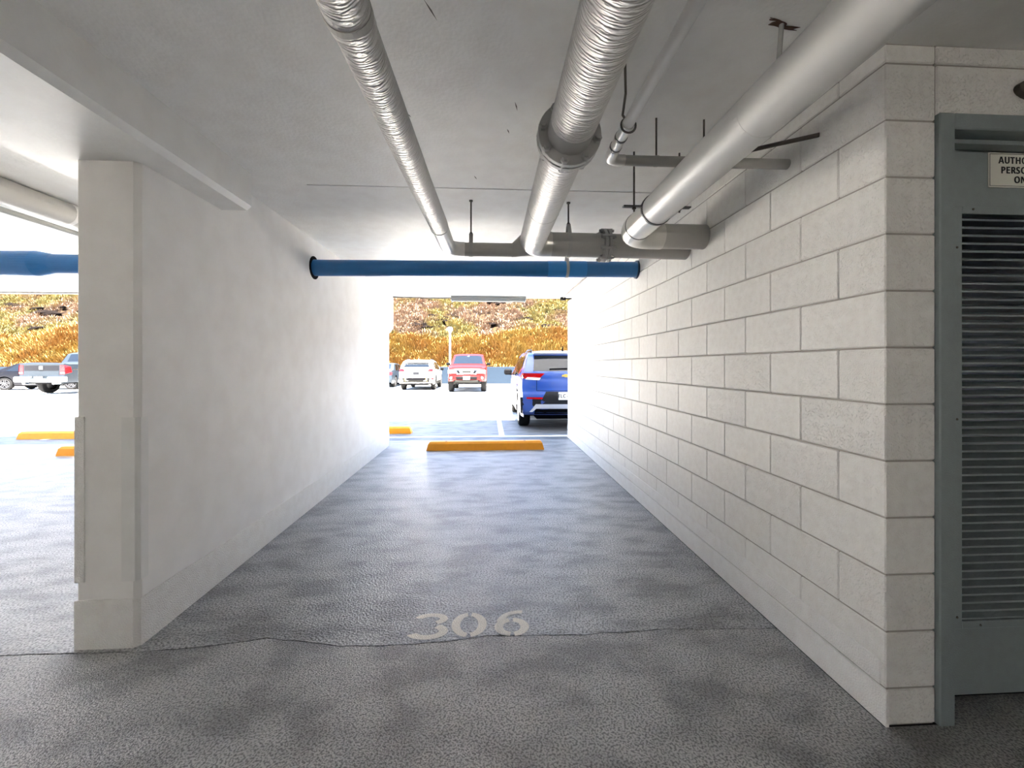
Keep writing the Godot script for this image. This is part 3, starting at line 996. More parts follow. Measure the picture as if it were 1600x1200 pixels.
func make_pipes() -> void:
	var zt := -2.91
	# --- small jacketed pipe on the left, turning into a bare branch
	var p := thing("insulated_pipe", "slim ribbed silver-jacketed pipe on the left, turning right above the blue pipe", "pipe", Vector3(-0.30, 2.094, 0))
	var far := Vector3(0.022, 0.0, zt)
	var st := mb()
	tube(st, [Vector3(-0.045, 0.015, 6.0), Vector3(-0.036, 0.012, 0.0), Vector3(-0.025, 0.009, -1.02)], 0.0555, 28)
	obj("jacket", st, M.jacket, p)
	st = mb()
	tube(st, [Vector3(-0.025, 0.009, -1.0), Vector3(-0.005, 0.004, -1.9), Vector3(0.012, 0.001, -2.42)], 0.053, 28)
	obj("jacket", st, M.jacket, p)
	st = mb()
	var run := [Vector3(0.012, 0.001, -2.40)]
	run.append_array(bend(Vector3(0.012, 0, -2.3), far, Vector3(0.4, 0, zt), 0.11))
	tube(st, run, 0.050, 28)
	obj("elbow", st, M.pipe, p)
	st = mb()
	tube(st, [far + Vector3(0.10, 0, 0), Vector3(0.459, 0.0, zt)], 0.0475, 24)
	obj("branch", st, M.pipe_dull, p)
	st = mb()
	strap(st, Vector3(-0.026, 0.009, -0.98), Vector3(0, 0, 1), 0.0545, 0.02)
	obj("band", st, M.pipe_dull, p)
	st = mb()
	strap(st, Vector3(0.010, 0.001, -2.44), Vector3(0, 0, 1), 0.0525, 0.006, 0.001)
	obj("band", st, M.pipe_dull, p)

	# --- large jacketed pipe with the flange, feeding the header to the block wall
	p = thing("flanged_pipe", "thick ribbed silver-jacketed pipe with a bolted flange in mid run", "pipe", Vector3(0.297, 2.14, 0))
	st = mb()
	tube(st, [Vector3(0, 0, 6.0), Vector3(0, 0, -1.44)], 0.0825, 36)
	obj("jacket", st, M.jacket, p)
	st = mb()
	tube(st, [Vector3(0, 0, -1.43), Vector3(0, 0, -1.53)], [0.0835, 0.081], 36)
	obj("collar", st, M.flange, p)
	flange(p, Vector3(0, 0, -1.54), Vector3(0, 0, 1), 0.118, 0.088, 8, 0.2)
	st = mb()
	tube(st, [Vector3(0, 0, -1.55), Vector3(0, 0, -2.80)], 0.087, 36)
	obj("jacket", st, M.jacket, p)
	st = mb()
	run = [Vector3(0, 0, -2.78)]
	run.append_array(bend(Vector3(0, 0, -2.7), Vector3(0, 0.0, zt), Vector3(0.4, 0, zt), 0.10))
	run.append(Vector3(0.14, 0, zt))
	tube(st, run, 0.0855, 36)
	obj("elbow", st, M.bare, p)
	st = mb()
	tube(st, [Vector3(0.10, 0, zt), Vector3(WR - 0.297 + 0.001, -0.01, zt)], 0.083, 32)
	obj("header", st, M.pipe_dull, p)
	st = mb()
	tube(st, [Vector3(-0.137, -0.046, zt), Vector3(-0.125, -0.046, zt), Vector3(-0.05, -0.01, zt), Vector3(0.02, 0, zt)], [0.049, 0.049, 0.078, 0.082], 24)
	obj("reducer", st, M.pipe_dull, p)
	flange(p, Vector3(0.525, -0.004, zt), Vector3(1, 0, 0), 0.112, 0.088, 8, 0.4)
	st = mb()
	strap(st, Vector3(0, 0, -2.24), Vector3(0, 0, 1), 0.0865, 0.008, 0.0012)
	obj("band", st, M.pipe_dull, p)

	# --- smooth pipe on the right with its stub into the block wall
	p = thing("smooth_pipe", "thick smooth grey pipe on the right, bending into the block wall", "pipe", Vector3(0.905, 2.13, 0))
	var ze := -2.66
	st = mb()
	tube(st, [Vector3(-0.006, 0, 6.0), Vector3(0, 0, -2.21)], 0.0825, 40)
	obj("run", st, M.pipe, p)
	st = mb()
	run = [Vector3(0, 0, -2.19), Vector3(0, 0, -2.40)]
	run.append_array(bend(Vector3(0, 0, -2.3), Vector3(0.0, 0, ze), Vector3(0.4, 0, ze), 0.155, 12))
	run.append(Vector3(0.22, 0, ze))
	tube(st, run, 0.0815, 40)
	obj("elbow", st, M.bare, p)
	st = mb()
	tube(st, [Vector3(0.215, 0, ze), Vector3(WR - 0.905 + 0.001, 0, ze)], 0.0785, 36)
	obj("stub", st, M.pipe_dull, p)
	st = mb()
	strap(st, Vector3(0, 0, -2.47), Vector3(0, 0, 1), 0.081, 0.010, 0.0025, 36)
	obj("band", st, M.band, p)
	var hg := thing("strut_hanger", "bracket and strap hanger holding the smooth grey pipe near its bend", "pipe hanger", Vector3(0.905, CEIL, -2.23))
	var cy := 2.13 - CEIL
	st = mb()
	strap(st, Vector3(0, cy, 0.03), Vector3(0, 0, 1), 0.0825, 0.016, 0.004, 36)
	obj("strap", st, M.band, hg)
	for x in [-1.0, 1.0]:
		st = mb()
		box(st, Vector3(minf(x * 0.083, x * 0.185), cy + 0.008, 0.016), Vector3(maxf(x * 0.083, x * 0.185), cy + 0.016, 0.044), 0.002)
		obj("bracket", st, M.band, hg)
	for x in [-0.125, 0.125]:
		st = mb()
		tube(st, [Vector3(x, 0, 0.03), Vector3(x, cy - 0.015, 0.03)], 0.005, 8)
		obj("rod", st, M.rod, hg)
		st = mb()
		lathe(st, Vector3(x, cy + 0.008, 0.03), Vector3.DOWN, [Vector2(0, 0), Vector2(0, 0.011), Vector2(0.010, 0.011), Vector2(0.010, 0)], 6)
		obj("nut", st, M.rod, hg)
	hg = thing("rod_hanger", "short rod hanger with a rusty ceiling stain above the smooth grey pipe", "pipe hanger", Vector3(0.985, CEIL, -1.35))
	st = mb()
	tube(st, [Vector3(0, 0, 0), Vector3(-0.02, -0.245, 0)], 0.008, 10)
	obj("rod", st, M.flange, hg)
	st = mb()
	strap(st, Vector3(-0.08, -0.307, 0), Vector3(0, 0, 1), 0.0822, 0.02, 0.0015, 36)
	obj("strap", st, M.pipe, hg)
	st = mb()
	var stain := PackedVector2Array()
	for i in 26:
		var t := TAU * i / 26.0
		var rad := 1.0 + 0.45 * sin(t * 5.0 + 0.7) * sin(t * 2.0) + 0.12 * sin(t * 9.0)
		stain.append(Vector2(cos(t) * 0.055 * rad, sin(t) * 0.012 * rad + cos(t) * 0.018))
	prism(st, stain, Vector3(0, -0.0015, 0), Vector3.RIGHT, Vector3(0, 0, -1), Vector3(0, 0.0013, 0))
	obj("rust_stain", st, M.rust, hg)

	# --- thin pipe beside it, turning right into the block wall
	p = thing("thin_pipe", "thin silver pipe between the two thick ones, turning right into the block wall", "pipe", Vector3(0.55, 2.236, 0))
	var zp := -1.895
	st = mb()
	tube(st, [Vector3(-0.05, 0.012, 6.0), Vector3(-0.004, 0, -1.64)], 0.0225, 20)
	obj("run", st, M.pipe, p)
	st = mb()
	tube(st, [Vector3(-0.004, 0, -1.60), Vector3(0, 0, -1.80)], 0.0245, 20)
	obj("sleeve", st, M.bare, p)
	st = mb()
	run = [Vector3(0, 0, -1.79)]
	run.append_array(bend(Vector3(0, 0, -1.7), Vector3(0, 0, zp), Vector3(0.4, 0, zp), 0.055))
	run.append(Vector3(0.075, 0, zp))
	tube(st, run, 0.026, 20)
	obj("elbow", st, M.bare, p)
	st = mb()
	tube(st, [Vector3(0.07, 0, zp), Vector3(WR - 0.55 + 0.001, 0.003, zp)], 0.0235, 20)
	obj("branch", st, M.pipe_dull, p)
	st = mb()
	strap(st, Vector3(-0.002, 0, -1.70), Vector3(0, 0, 1), 0.0245, 0.012, 0.002)
	obj("band", st, M.band, p)
	st = mb()
	strap(st, Vector3(-0.001, 0, -1.775), Vector3(0, 0, 1), 0.0245, 0.008, 0.002)
	obj("band", st, M.band, p)
	hg = thing("ring_hanger", "ring hanger on a slanting rod round the thin silver pipe", "pipe hanger", Vector3(0.515, CEIL, -1.55))
	st = mb()
	ring(st, Vector3(0.033, -0.205, -0.06), Vector3(0, 0, 1), 0.029, 0.0045)
	obj("ring", st, M.band, hg)
	st = mb()
	tube(st, [Vector3(0, 0, 0), Vector3(0.012, -0.10, -0.03), Vector3(0.010, -0.165, -0.06), Vector3(0.02, -0.18, -0.06)], 0.005, 8)
	obj("rod", st, M.rod, hg)
	for x in [0.777, 1.005]:
		hg = thing("pipe_hanger", "short rod over the thin pipe's crossing branch, " + ("left" if x < 0.9 else "right") + " of two", "pipe hanger", Vector3(x, CEIL, zp))
		st = mb()
		tube(st, [Vector3(0, 0, 0), Vector3(0, -0.178, 0)], 0.0045, 8)
		obj("rod", st, M.rod, hg)
		st = mb()
		strap(st, Vector3(0, -0.2, 0), Vector3(1, 0, 0), 0.0238, 0.014, 0.0015, 20)
		obj("strap", st, M.pipe_dull, hg)

	st = mb()
	tube(st, [Vector3(WR + 0.001, 2.274, -1.705), Vector3(1.15, 2.274, -1.875), Vector3(1.13, 2.285, -1.888), Vector3(1.125, 2.31, -1.89), Vector3(1.125, CEIL, -1.89)], 0.0095, 10)
	tag(obj("conduit", st, M.rod), "thin dark conduit running from the block wall behind the smooth grey pipe", "conduit")

	clevis("clevis hanger on the slim branch pipe left of the thick flanged pipe", Vector3(-0.125, CEIL, zt), Vector3(-0.125, 2.094, zt), Vector3(1, 0, 0), 0.0475)
	clevis("clevis hanger on the thick header just right of the flanged pipe", Vector3(0.56, CEIL, zt), Vector3(0.56, 2.138, zt), Vector3(1, 0, 0), 0.083)

	# --- blue pipe across the stall
	p = thing("blue_pipe", "blue painted pipe crossing the stall from wall to wall", "pipe", Vector3(0, 2.19, -3.90))
	st = mb()
	tube(st, [Vector3(WL, -0.010, 0), Vector3(WR + 0.001, 0.012, 0)], 0.0735, 32)
	obj("run", st, M.blue_pipe, p)
	st = mb()
	tube(st, [Vector3(0.55, 0.0055, 0), Vector3(0.915, 0.008, 0)], 0.0755, 32)
	obj("coupling", st, M.blue_coupling, p)
	st = mb()
	lathe(st, Vector3(WL, -0.010, 0), Vector3(1, 0, 0), [Vector2(0, 0.06), Vector2(0, 0.104), Vector2(0.006, 0.104), Vector2(0.006, 0.06)], 32)
	obj("wall_collar", st, M.black, p)
	st = mb()
	lathe(st, Vector3(WR - 0.014, 0.012, 0), Vector3(1, 0, 0), [Vector2(0, 0.06), Vector2(0, 0.084), Vector2(0.016, 0.088), Vector2(0.016, 0.06)], 32)
	obj("wall_collar", st, M.blue_dark, p)
	clevis("blue strap hanger round the coupling of the blue pipe", Vector3(0.735, CEIL, -3.90), Vector3(0.735, 2.197, -3.90), Vector3(1, 0, 0), 0.0765)
	# --- its larger continuation in the next bay
	p = thing("blue_main", "thick blue painted pipe with a stepped reducer in the bay left of the column", "pipe", Vector3(0, 2.185, -3.90))
	st = mb()
	tube(st, [Vector3(-1.85, 0, 0), Vector3(-3.80, 0, 0)], 0.073, 28)
	obj("run", st, M.blue_pipe, p)
	st = mb()
	lathe(st, Vector3(-3.55, 0, 0), Vector3(-1, 0, 0), [Vector2(0, 0.06), Vector2(0, 0.082), Vector2(0.02, 0.086), Vector2(0.22, 0.086), Vector2(0.28, 0.086), Vector2(0.40, 0.108), Vector2(0.42, 0.112), Vector2(0.55, 0.112)], 32)
	obj("reducer", st, M.blue_pipe, p)
	st = mb()
	tube(st, [Vector3(-4.05, 0, 0), Vector3(-14.0, 0, 0)], 0.109, 28)
	obj("run", st, M.blue_pipe, p)

	# --- pipes along the next bay
	p = thing("bay_pipe", "brownish grey pipe under the ceiling of the bay left of the column", "pipe", Vector3(-2.98, 2.360, 0))
	st = mb()
	tube(st, [Vector3(0, 0, 4.0), Vector3(0, 0, -6.95)], 0.075, 28)
	obj("run", st, M.pipe_dull, p)
	st = mb()
	strap(st, Vector3(0, 0.0, -3.12), Vector3(0, 0, 1), 0.0745, 0.03, 0.002)
	obj("band", st, M.pipe, p)
	st = mb()
	tube(st, [Vector3(-2.50, 2.088, 4.0), Vector3(-2.50, 2.088, -6.9)], 0.015, 12)
	tag(obj("conduit", st, M.fixture), "slim grey conduit running below the brownish pipe in the left bay", "conduit")

# ------------------------------------------------------------------ light fitting, conduits
func make_fixtures() -> void:
	var f := thing("fluorescent_fixture", "long grey strip light under the slab edge above the opening", "light", Vector3(-0.005, CEIL, -6.98))
	var st := mb()
	prism(st, PackedVector2Array([Vector2(-0.06, 0), Vector2(-0.06, -0.035), Vector2(-0.035, -0.062), Vector2(0.035, -0.062), Vector2(0.06, -0.035), Vector2(0.06, 0)]), Vector3(-0.628, 0, 0), Vector3(0, 0, 1), Vector3.UP, Vector3(1.256, 0, 0))
	obj("housing", st, M.fixture, f)
	st = mb()
	tube(st, [Vector3(-0.60, -0.072, 0), Vector3(0.60, -0.072, 0)], 0.013, 12)
	obj("lamp_tube", st, M.tube_glass, f)
	for x in [-0.61, 0.60]:
		st = mb()
		box(st, Vector3(x - 0.008, -0.090, -0.018), Vector3(x + 0.018, -0.060, 0.018), 0.003)
		obj("lamp_holder", st, M.plate, f)
	st = mb()
	tube(st, [Vector3(WL + 0.0, CEIL - 0.012, -7.03), Vector3(-1.2, CEIL - 0.014, -7.03), Vector3(-0.82, CEIL - 0.024, -7.02), Vector3(-0.63, CEIL - 0.018, -7.0)], 0.011, 10)
	tag(obj("conduit", st, M.rod), "thin dark conduit along the slab edge left of the strip light", "conduit")
	st = mb()
	tube(st, [Vector3(1.25, CEIL - 0.011, -4.2), Vector3(1.25, CEIL - 0.011, -6.95)], 0.010, 10)
	tag(obj("conduit", st, M.rod), "thin dark conduit on the ceiling beside the block wall", "conduit")
	var j := thing("junction_box", "small dark junction box at the slab corner by the block wall", "junction box", Vector3(1.25, CEIL, -6.98))
	st = mb()
	lathe(st, Vector3(0, 0, 0), Vector3.DOWN, [Vector2(0, 0), Vector2(0, 0.048), Vector2(0.04, 0.048), Vector2(0.045, 0.042), Vector2(0.045, 0)], 20)
	obj("box", st, M.trim_grey, j)
	st = mb()
	tube(st, [Vector3(0.04, -0.02, 0), Vector3(0.15, -0.02, 0.0)], 0.012, 10)
	obj("connector", st, M.trim_grey, j)
	st = mb()
	tube(st, [Vector3(-1.88, CEIL - 0.02, -6.85), Vector3(-14.0, CEIL + 0.0 - 0.02, -6.85)], 0.012, 10)
	tag(obj("conduit", st, M.rod), "thin dark conduit along the slab edge of the bay left of the column", "conduit")

# ------------------------------------------------------------------ wheel stops
func make_wheel_stops() -> void:
	var spots := [
		[-0.05, 6.40, "long ochre concrete wheel stop across the end of the numbered stall"],
		[-2.36, 8.02, "ochre wheel stop outside, half hidden behind the left wall"],
		[-5.25, 6.33, "ochre wheel stop nearest the column in the left bay"],
		[-7.32, 7.78, "ochre wheel stop farther out at the sunlit edge of the left bay"]]
	for s in spots:
		var o := thing("wheel_stop", s[2], "wheel stop", Vector3(s[0], 0.0, -s[1]), "ochre wheel stops")
		var st := mb()
		# trapezoid bar with sloped ends
		var L := 0.895
		var rows := [[0.0, 0.078, L], [0.10, 0.070, L - 0.028], [0.128, 0.046, L - 0.055]]
		var mid := Vector3(0, 0.06, 0)
		for i in 2:
			var a: Array = rows[i]
			var b: Array = rows[i + 1]
			for sg in [-1.0, 1.0]:
				quad_out(st, Vector3(-a[2], a[0], sg * a[1]), Vector3(a[2], a[0], sg * a[1]), Vector3(b[2], b[0], sg * b[1]), Vector3(-b[2], b[0], sg * b[1]), mid)
				quad_out(st, Vector3(sg * a[2], a[0], -a[1]), Vector3(sg * a[2], a[0], a[1]), Vector3(sg * b[2], b[0], b[1]), Vector3(sg * b[2], b[0], -b[1]), mid)
		var c: Array = rows[2]
		quad_out(st, Vector3(-c[2], c[0], -c[1]), Vector3(c[2], c[0], -c[1]), Vector3(c[2], c[0], c[1]), Vector3(-c[2], c[0], c[1]), mid)
		obj("bar", st, M.yellow, o)
		for x in [-0.6, 0.6]:
			st = mb()
			lathe(st, Vector3(x, 0.127, 0), Vector3.UP, [Vector2(0, 0.014), Vector2(0.004, 0.014), Vector2(0.006, 0.0)], 12)
			obj("anchor_pin", st, M.rod, o)

# ------------------------------------------------------------------ vehicles
# A body is a skin over a side outline: s = metres forward of the tail, y = height, x = across.
class Car:
	var host: Node3D
	var root: Node3D
	var W := 0.9
	var rear: Array
	var top: Array
	var front: Array
	var belt := 0.95
	var tumble := 0.2
	var crown := 0.04
	var cR := 0.12
	var cF := 0.2
	var axles := [0.9, 3.5]
	var Rw := 0.34
	var Ra := 0.40
	var rocker := 0.3
	var tread := 0.235
	var rim: Material

	func length() -> float:
		return front[0].x if front[0].x > front[1].x else front[1].x

	func interp(arr: Array, v: float, by_y: bool) -> float:
		for i in arr.size() - 1:
			var a: Vector2 = arr[i]
			var b: Vector2 = arr[i + 1]
			var ka := a.y if by_y else a.x
			var kb := b.y if by_y else b.x
			if (v >= ka and v <= kb) or (v <= ka and v >= kb):
				var t: float = 0.0 if is_equal_approx(ka, kb) else (v - ka) / (kb - ka)
				return lerpf(a.x, b.x, t) if by_y else lerpf(a.y, b.y, t)
		var e: Vector2 = arr[0]
		var f: Vector2 = arr[arr.size() - 1]
		var ke := e.y if by_y else e.x
		var kf := f.y if by_y else f.x
		var pick := e if absf(v - ke) < absf(v - kf) else f
		return pick.x if by_y else pick.y

	func s_rear(y: float) -> float: return interp(rear, y, true)
	func s_front(y: float) -> float: return interp(front, y, true)
	func y_top(s: float) -> float: return interp(top, s, false)

	func half(s: float, y: float) -> float:
		var w := W
		var L := length()
		w -= 0.05 * pow(clampf(1.0 - s / 0.7, 0, 1), 2.0)
		w -= 0.10 * pow(clampf(1.0 - (L - s) / 0.9, 0, 1), 2.0)
		var low := clampf((belt * 0.55 - y) / 0.4, 0, 1)
		w -= 0.035 * low * low
		if y > belt: w -= tumble * (y - belt) + 0.02 * clampf((y - belt) / 0.08, 0, 1)
		else: w -= 0.03 * pow(clampf(1.0 - (belt - y) / 0.22, 0, 1), 2.0)
		return w

	func at(s: float, y: float, x: float) -> Vector3:
		var L := length()
		var k := pow(minf(absf(x) / W, 1.1), 3.0)
		var s2 := s + cR * k * pow(clampf(1.0 - s / 1.0, 0, 1), 2.0)
		s2 -= cF * k * pow(clampf(1.0 - (L - s) / 1.1, 0, 1), 2.0)
		return Vector3(x, y, -s2)

	func crown_at(s: float) -> float:
		var a: float = top[0].x
		var b: float = top[top.size() - 1].x
		return crown * clampf((s - a) / 0.2, 0, 1) * clampf((b - s) / 0.25, 0, 1)

	func bottom(s: float) -> float:
		var y := rocker
		for a in axles:
			var d: float = absf(s - a)
			if d < Ra: y = maxf(y, Rw + sqrt(Ra * Ra - d * d))
		return y

	func mid() -> Vector3: return Vector3(0, 0.7, -length() / 2.0)

	# one point of the skin; mode: rear/front take (x, y), top takes (x, s), left/right take (s, y)
	func on(mode: String, p: Vector2, off: float) -> Vector3:
		match mode:
			"rear": return at(s_rear(p.y), p.y, p.x) + Vector3(0, 0, off)
			"front": return at(s_front(p.y), p.y, p.x) + Vector3(0, 0, -off)
			"top":
				var y := y_top(p.y)
				var t := p.x / half(p.y, y)
				return at(p.y, y - crown_at(p.y) * t * t * t * t + off, p.x)
			"left": return at(p.x, p.y, -(half(p.x, p.y) + off))
		return at(p.x, p.y, half(p.x, p.y) + off)

	func patch(st: SurfaceTool, mode: String, c: Array, off := 0.006, nu := 6, nv := 4) -> void:
		st.set_smooth_group(1)
		for i in nu:
			for j in nv:
				var q := []
				for k in [[0, 0], [1, 0], [1, 1], [0, 1]]:
					var u := float(i + k[0]) / nu
					var v := float(j + k[1]) / nv
					var a: Vector2 = c[0].lerp(c[1], u)
					var b: Vector2 = c[3].lerp(c[2], u)
					q.append(on(mode, a.lerp(b, v), off))
				host.quad_out(st, q[0], q[1], q[2], q[3], mid())
		st.set_smooth_group(-1)

	func part(called: String, mode: String, c: Array, m: Material, off := 0.006, both := false, parent: Node = null) -> void:
		var sides := [1.0, -1.0] if both else [1.0]
		for sg in sides:
			var st: SurfaceTool = host.mb()
			var pts := []
			for p in c: pts.append(Vector2(p[0] * sg, p[1]) if mode in ["rear", "front", "top"] else Vector2(p[0], p[1]))
			var md := mode
			if mode == "side": md = "right" if sg > 0 else "left"
			patch(st, md, pts, off)
			host.obj(called, st, m, parent if parent else root)

	func build(paint: Material) -> void:
		# resample the outline
		var st: SurfaceTool = host.mb()
		var line := []
		for arr in [[rear, 0], [top, 1], [front, 2]]:
			var a: Array = arr[0]
			for i in a.size() - 1:
				var d: float = a[i].distance_to(a[i + 1])
				var n := maxi(1, int(ceil(d / 0.09)))
				for j in n: line.append([a[i].lerp(a[i + 1], float(j) / n), arr[1]])
			if arr[1] == 2: line.append([a[a.size() - 1], 2])
		st.set_smooth_group(1)
		var cols := 14
		for i in line.size() - 1:
			for j in cols:
				var q := []
				for k in [[0, 0], [1, 0], [1, 1], [0, 1]]:
					var e: Array = line[i + k[0]]
					var p: Vector2 = e[0]
					var t := -1.0 + 2.0 * float(j + k[1]) / cols
					var x := t * half(p.x, p.y)
					var y: float = p.y - (crown_at(p.x) * pow(t, 4.0) if e[1] == 1 else 0.0)
					q.append(at(p.x, y, x))
				host.quad_out(st, q[0], q[1], q[2], q[3], mid())
		st.set_smooth_group(2)
		var rows := 9
		for sg in [-1.0, 1.0]:
			for i in line.size() - 1:
				var a: Vector2 = line[i][0]
				var b: Vector2 = line[i + 1][0]
				var ya := a.y - (crown_at(a.x) if line[i][1] == 1 else 0.0)
				var yb := b.y - (crown_at(b.x) if line[i + 1][1] == 1 else 0.0)
				var ba := minf(bottom(a.x), ya)
				var bb := minf(bottom(b.x), yb)
				for j in rows:
					var y0 := lerpf(ba, ya, float(j) / rows)
					var y1 := lerpf(ba, ya, float(j + 1) / rows)
					var y2 := lerpf(bb, yb, float(j + 1) / rows)
					var y3 := lerpf(bb, yb, float(j) / rows)
					host.quad_out(st, at(a.x, y0, sg * half(a.x, y0)), at(a.x, y1, sg * half(a.x, y1)), at(b.x, y2, sg * half(b.x, y2)), at(b.x, y3, sg * half(b.x, y3)), mid())
		host.obj("body", st, paint, root)
		# underbody and wheel wells
		st = host.mb()
		var L := length()
		host.box(st, Vector3(-W + 0.30, rocker - 0.06, -L + 0.35), Vector3(W - 0.30, rocker + 0.32, -0.25), 0.05)
		for sg in [-1.0, 1.0]:
			var s := 0.3
			while s < L - 0.35:
				var s1 := s + 0.05
				var xa := half(s, 0.5) - 0.01
				host.quad_out(st, Vector3(sg * xa, bottom(s) + 0.002, -s), Vector3(sg * xa, bottom(s1) + 0.002, -s1), Vector3(sg * (W - 0.32), bottom(s1) + 0.002, -s1), Vector3(sg * (W - 0.32), bottom(s) + 0.002, -s), Vector3(0, 5, -s))
				s = s1
			for ax in axles:
				host.box(st, Vector3(minf(sg * (W - 0.32), sg * (W - 0.30)), rocker, -ax - Ra), Vector3(maxf(sg * (W - 0.32), sg * (W - 0.30)), Rw + Ra, -ax + Ra))
		host.obj("underbody", st, host.M.black, root)
		for ax in axles:
			for sg in [-1.0, 1.0]: wheel(ax, sg)

	func wheel(s: float, sg: float) -> void:
		var wn := Node3D.new()
		host.put(wn, "wheel", root)
		wn.position = Vector3(sg * (W - 0.015), Rw, -s)
		var ax := Vector3(-sg, 0, 0)
		var st: SurfaceTool = host.mb()
		var r := Rw
		host.lathe(st, Vector3.ZERO, ax, [Vector2(0.02, r * 0.66), Vector2(0.0, r * 0.74), Vector2(0.0, r * 0.90), Vector2(0.022, r * 0.985), Vector2(0.05, r), Vector2(tread - 0.05, r), Vector2(tread - 0.022, r * 0.985), Vector2(tread, r * 0.9), Vector2(tread, r * 0.6)], 36, true)
		host.obj("tyre", st, host.M.rubber, wn)
		st = host.mb()
		host.lathe(st, Vector3.ZERO, ax, [Vector2(0.015, r * 0.66), Vector2(0.005, r * 0.69), Vector2(0.012, r * 0.62), Vector2(0.09, r * 0.60), Vector2(0.10, 0.0)], 32)
		for k in 5:
			var xf := Transform3D(Basis(Vector3.RIGHT, TAU * k / 5.0), Vector3.ZERO)
			for e in [-0.035, 0.035]:
				var lo := Vector3(minf(-sg * 0.02, -sg * 0.055), 0.02, e - 0.018)
				var hi := Vector3(maxf(-sg * 0.02, -sg * 0.055), r * 0.63, e + 0.018)
				host.box(st, lo, hi, 0.004, xf)
		host.lathe(st, Vector3.ZERO, ax, [Vector2(0.012, 0.0), Vector2(0.012, 0.045), Vector2(0.03, 0.06), Vector2(0.08, 0.06)], 20)
		host.obj("rim", st, rim, wn)

	# ring of cladding round a wheel arch
	func arch_trim(m: Material, width := 0.06) -> void:
		for sg in [-1.0, 1.0]:
			for ax in axles:
				var st: SurfaceTool = host.mb()
				st.set_smooth_group(1)
				var n := 20
				var a0 := asin(clampf((rocker - Rw) / Ra, -1, 1))
				for i in n:
					var q := []
					for k in [[0, 0], [1, 0], [1, 1], [0, 1]]:
						var t := lerpf(a0, PI - a0, float(i + k[0]) / n)
						var r: float = Ra - 0.004 + width * k[1]
						q.append(on("right" if sg > 0 else "left", Vector2(ax + cos(t) * r, maxf(rocker, Rw + sin(t) * r)), 0.010))
					host.quad_out(st, q[0], q[1], q[2], q[3], mid())
				host.obj("wheel_arch_trim", st, m, root)

	func mirror(s: float, y: float, m: Material) -> void:
		for sg in [-1.0, 1.0]:
			var st: SurfaceTool = host.mb()
			var x := half(s, y)
			var c := Vector3(sg * (x + 0.13), y + 0.04, -s)
			host.box(st, c + Vector3(-0.10, -0.075, -0.05), c + Vector3(0.10, 0.075, 0.05), 0.035)
			host.box(st, Vector3(minf(sg * (x - 0.03), sg * (x + 0.08)), y - 0.04, -s - 0.03), Vector3(maxf(sg * (x - 0.03), sg * (x + 0.08)), y - 0.005, -s + 0.03), 0.01)
			host.obj("mirror", st, m, root)

	func plate_on(mode: String, x: float, y: float, w: float, h: float, m: Material, text := "", ink: Material = null) -> void:
		var c := on(mode, Vector2(x, y), 0.0)
		var sg := 1.0 if mode == "rear" else -1.0
		var st: SurfaceTool = host.mb()
		host.box(st, c + Vector3(-w / 2, -h / 2, 0.004 * sg - 0.008), c + Vector3(w / 2, h / 2, 0.012 * sg + 0.008), 0.004)
		var o: MeshInstance3D = host.obj("number_plate", st, m, root)
		if text != "":
			var t: MeshInstance3D = host.letters(text, h * 0.62, c + Vector3(0, 0, (0.012 + 0.0085) * sg), ink, o)
			if sg < 0: t.rotation.y = PI

func rr(x0: float, y0: float, x1: float, y1: float) -> Array:
	return [[x0, y0], [x1, y0], [x1, y1], [x0, y1]]

func v2(a: Array) -> Array:
	var o := []
	for p in a: o.append(Vector2(p[0], p[1]))
	return o

func new_car(called: String, label: String, at: Vector3, turn := 0.0) -> Car:
	var c := Car.new()
	c.host = self
	c.root = thing(called, label, "car" if called != "pickup_truck" else "truck", at)
	c.root.rotation.y = turn
	c.rim = M.alloy if called == "suv" else M.rim_dark
	return c

func make_vehicles() -> void:
	make_blue_suv()
	make_crossover("compact_crossover", "white crossover with grey cladding parked tail first beside the red pickup", Vector3(-3.74, 0, -21.55), M.paint_white, true)
	make_red_pickup()
	make_grey_pickup()
	make_sedan("dark navy saloon car parked left of the grey pickup", Vector3(-26.2, 0, -23.6), deg_to_rad(-78), M.paint_black)
	make_sedan("slate grey car half hidden by the left wall beside the white crossover", Vector3(-6.45, 0, -24.2), 0.0, M.paint_slate)

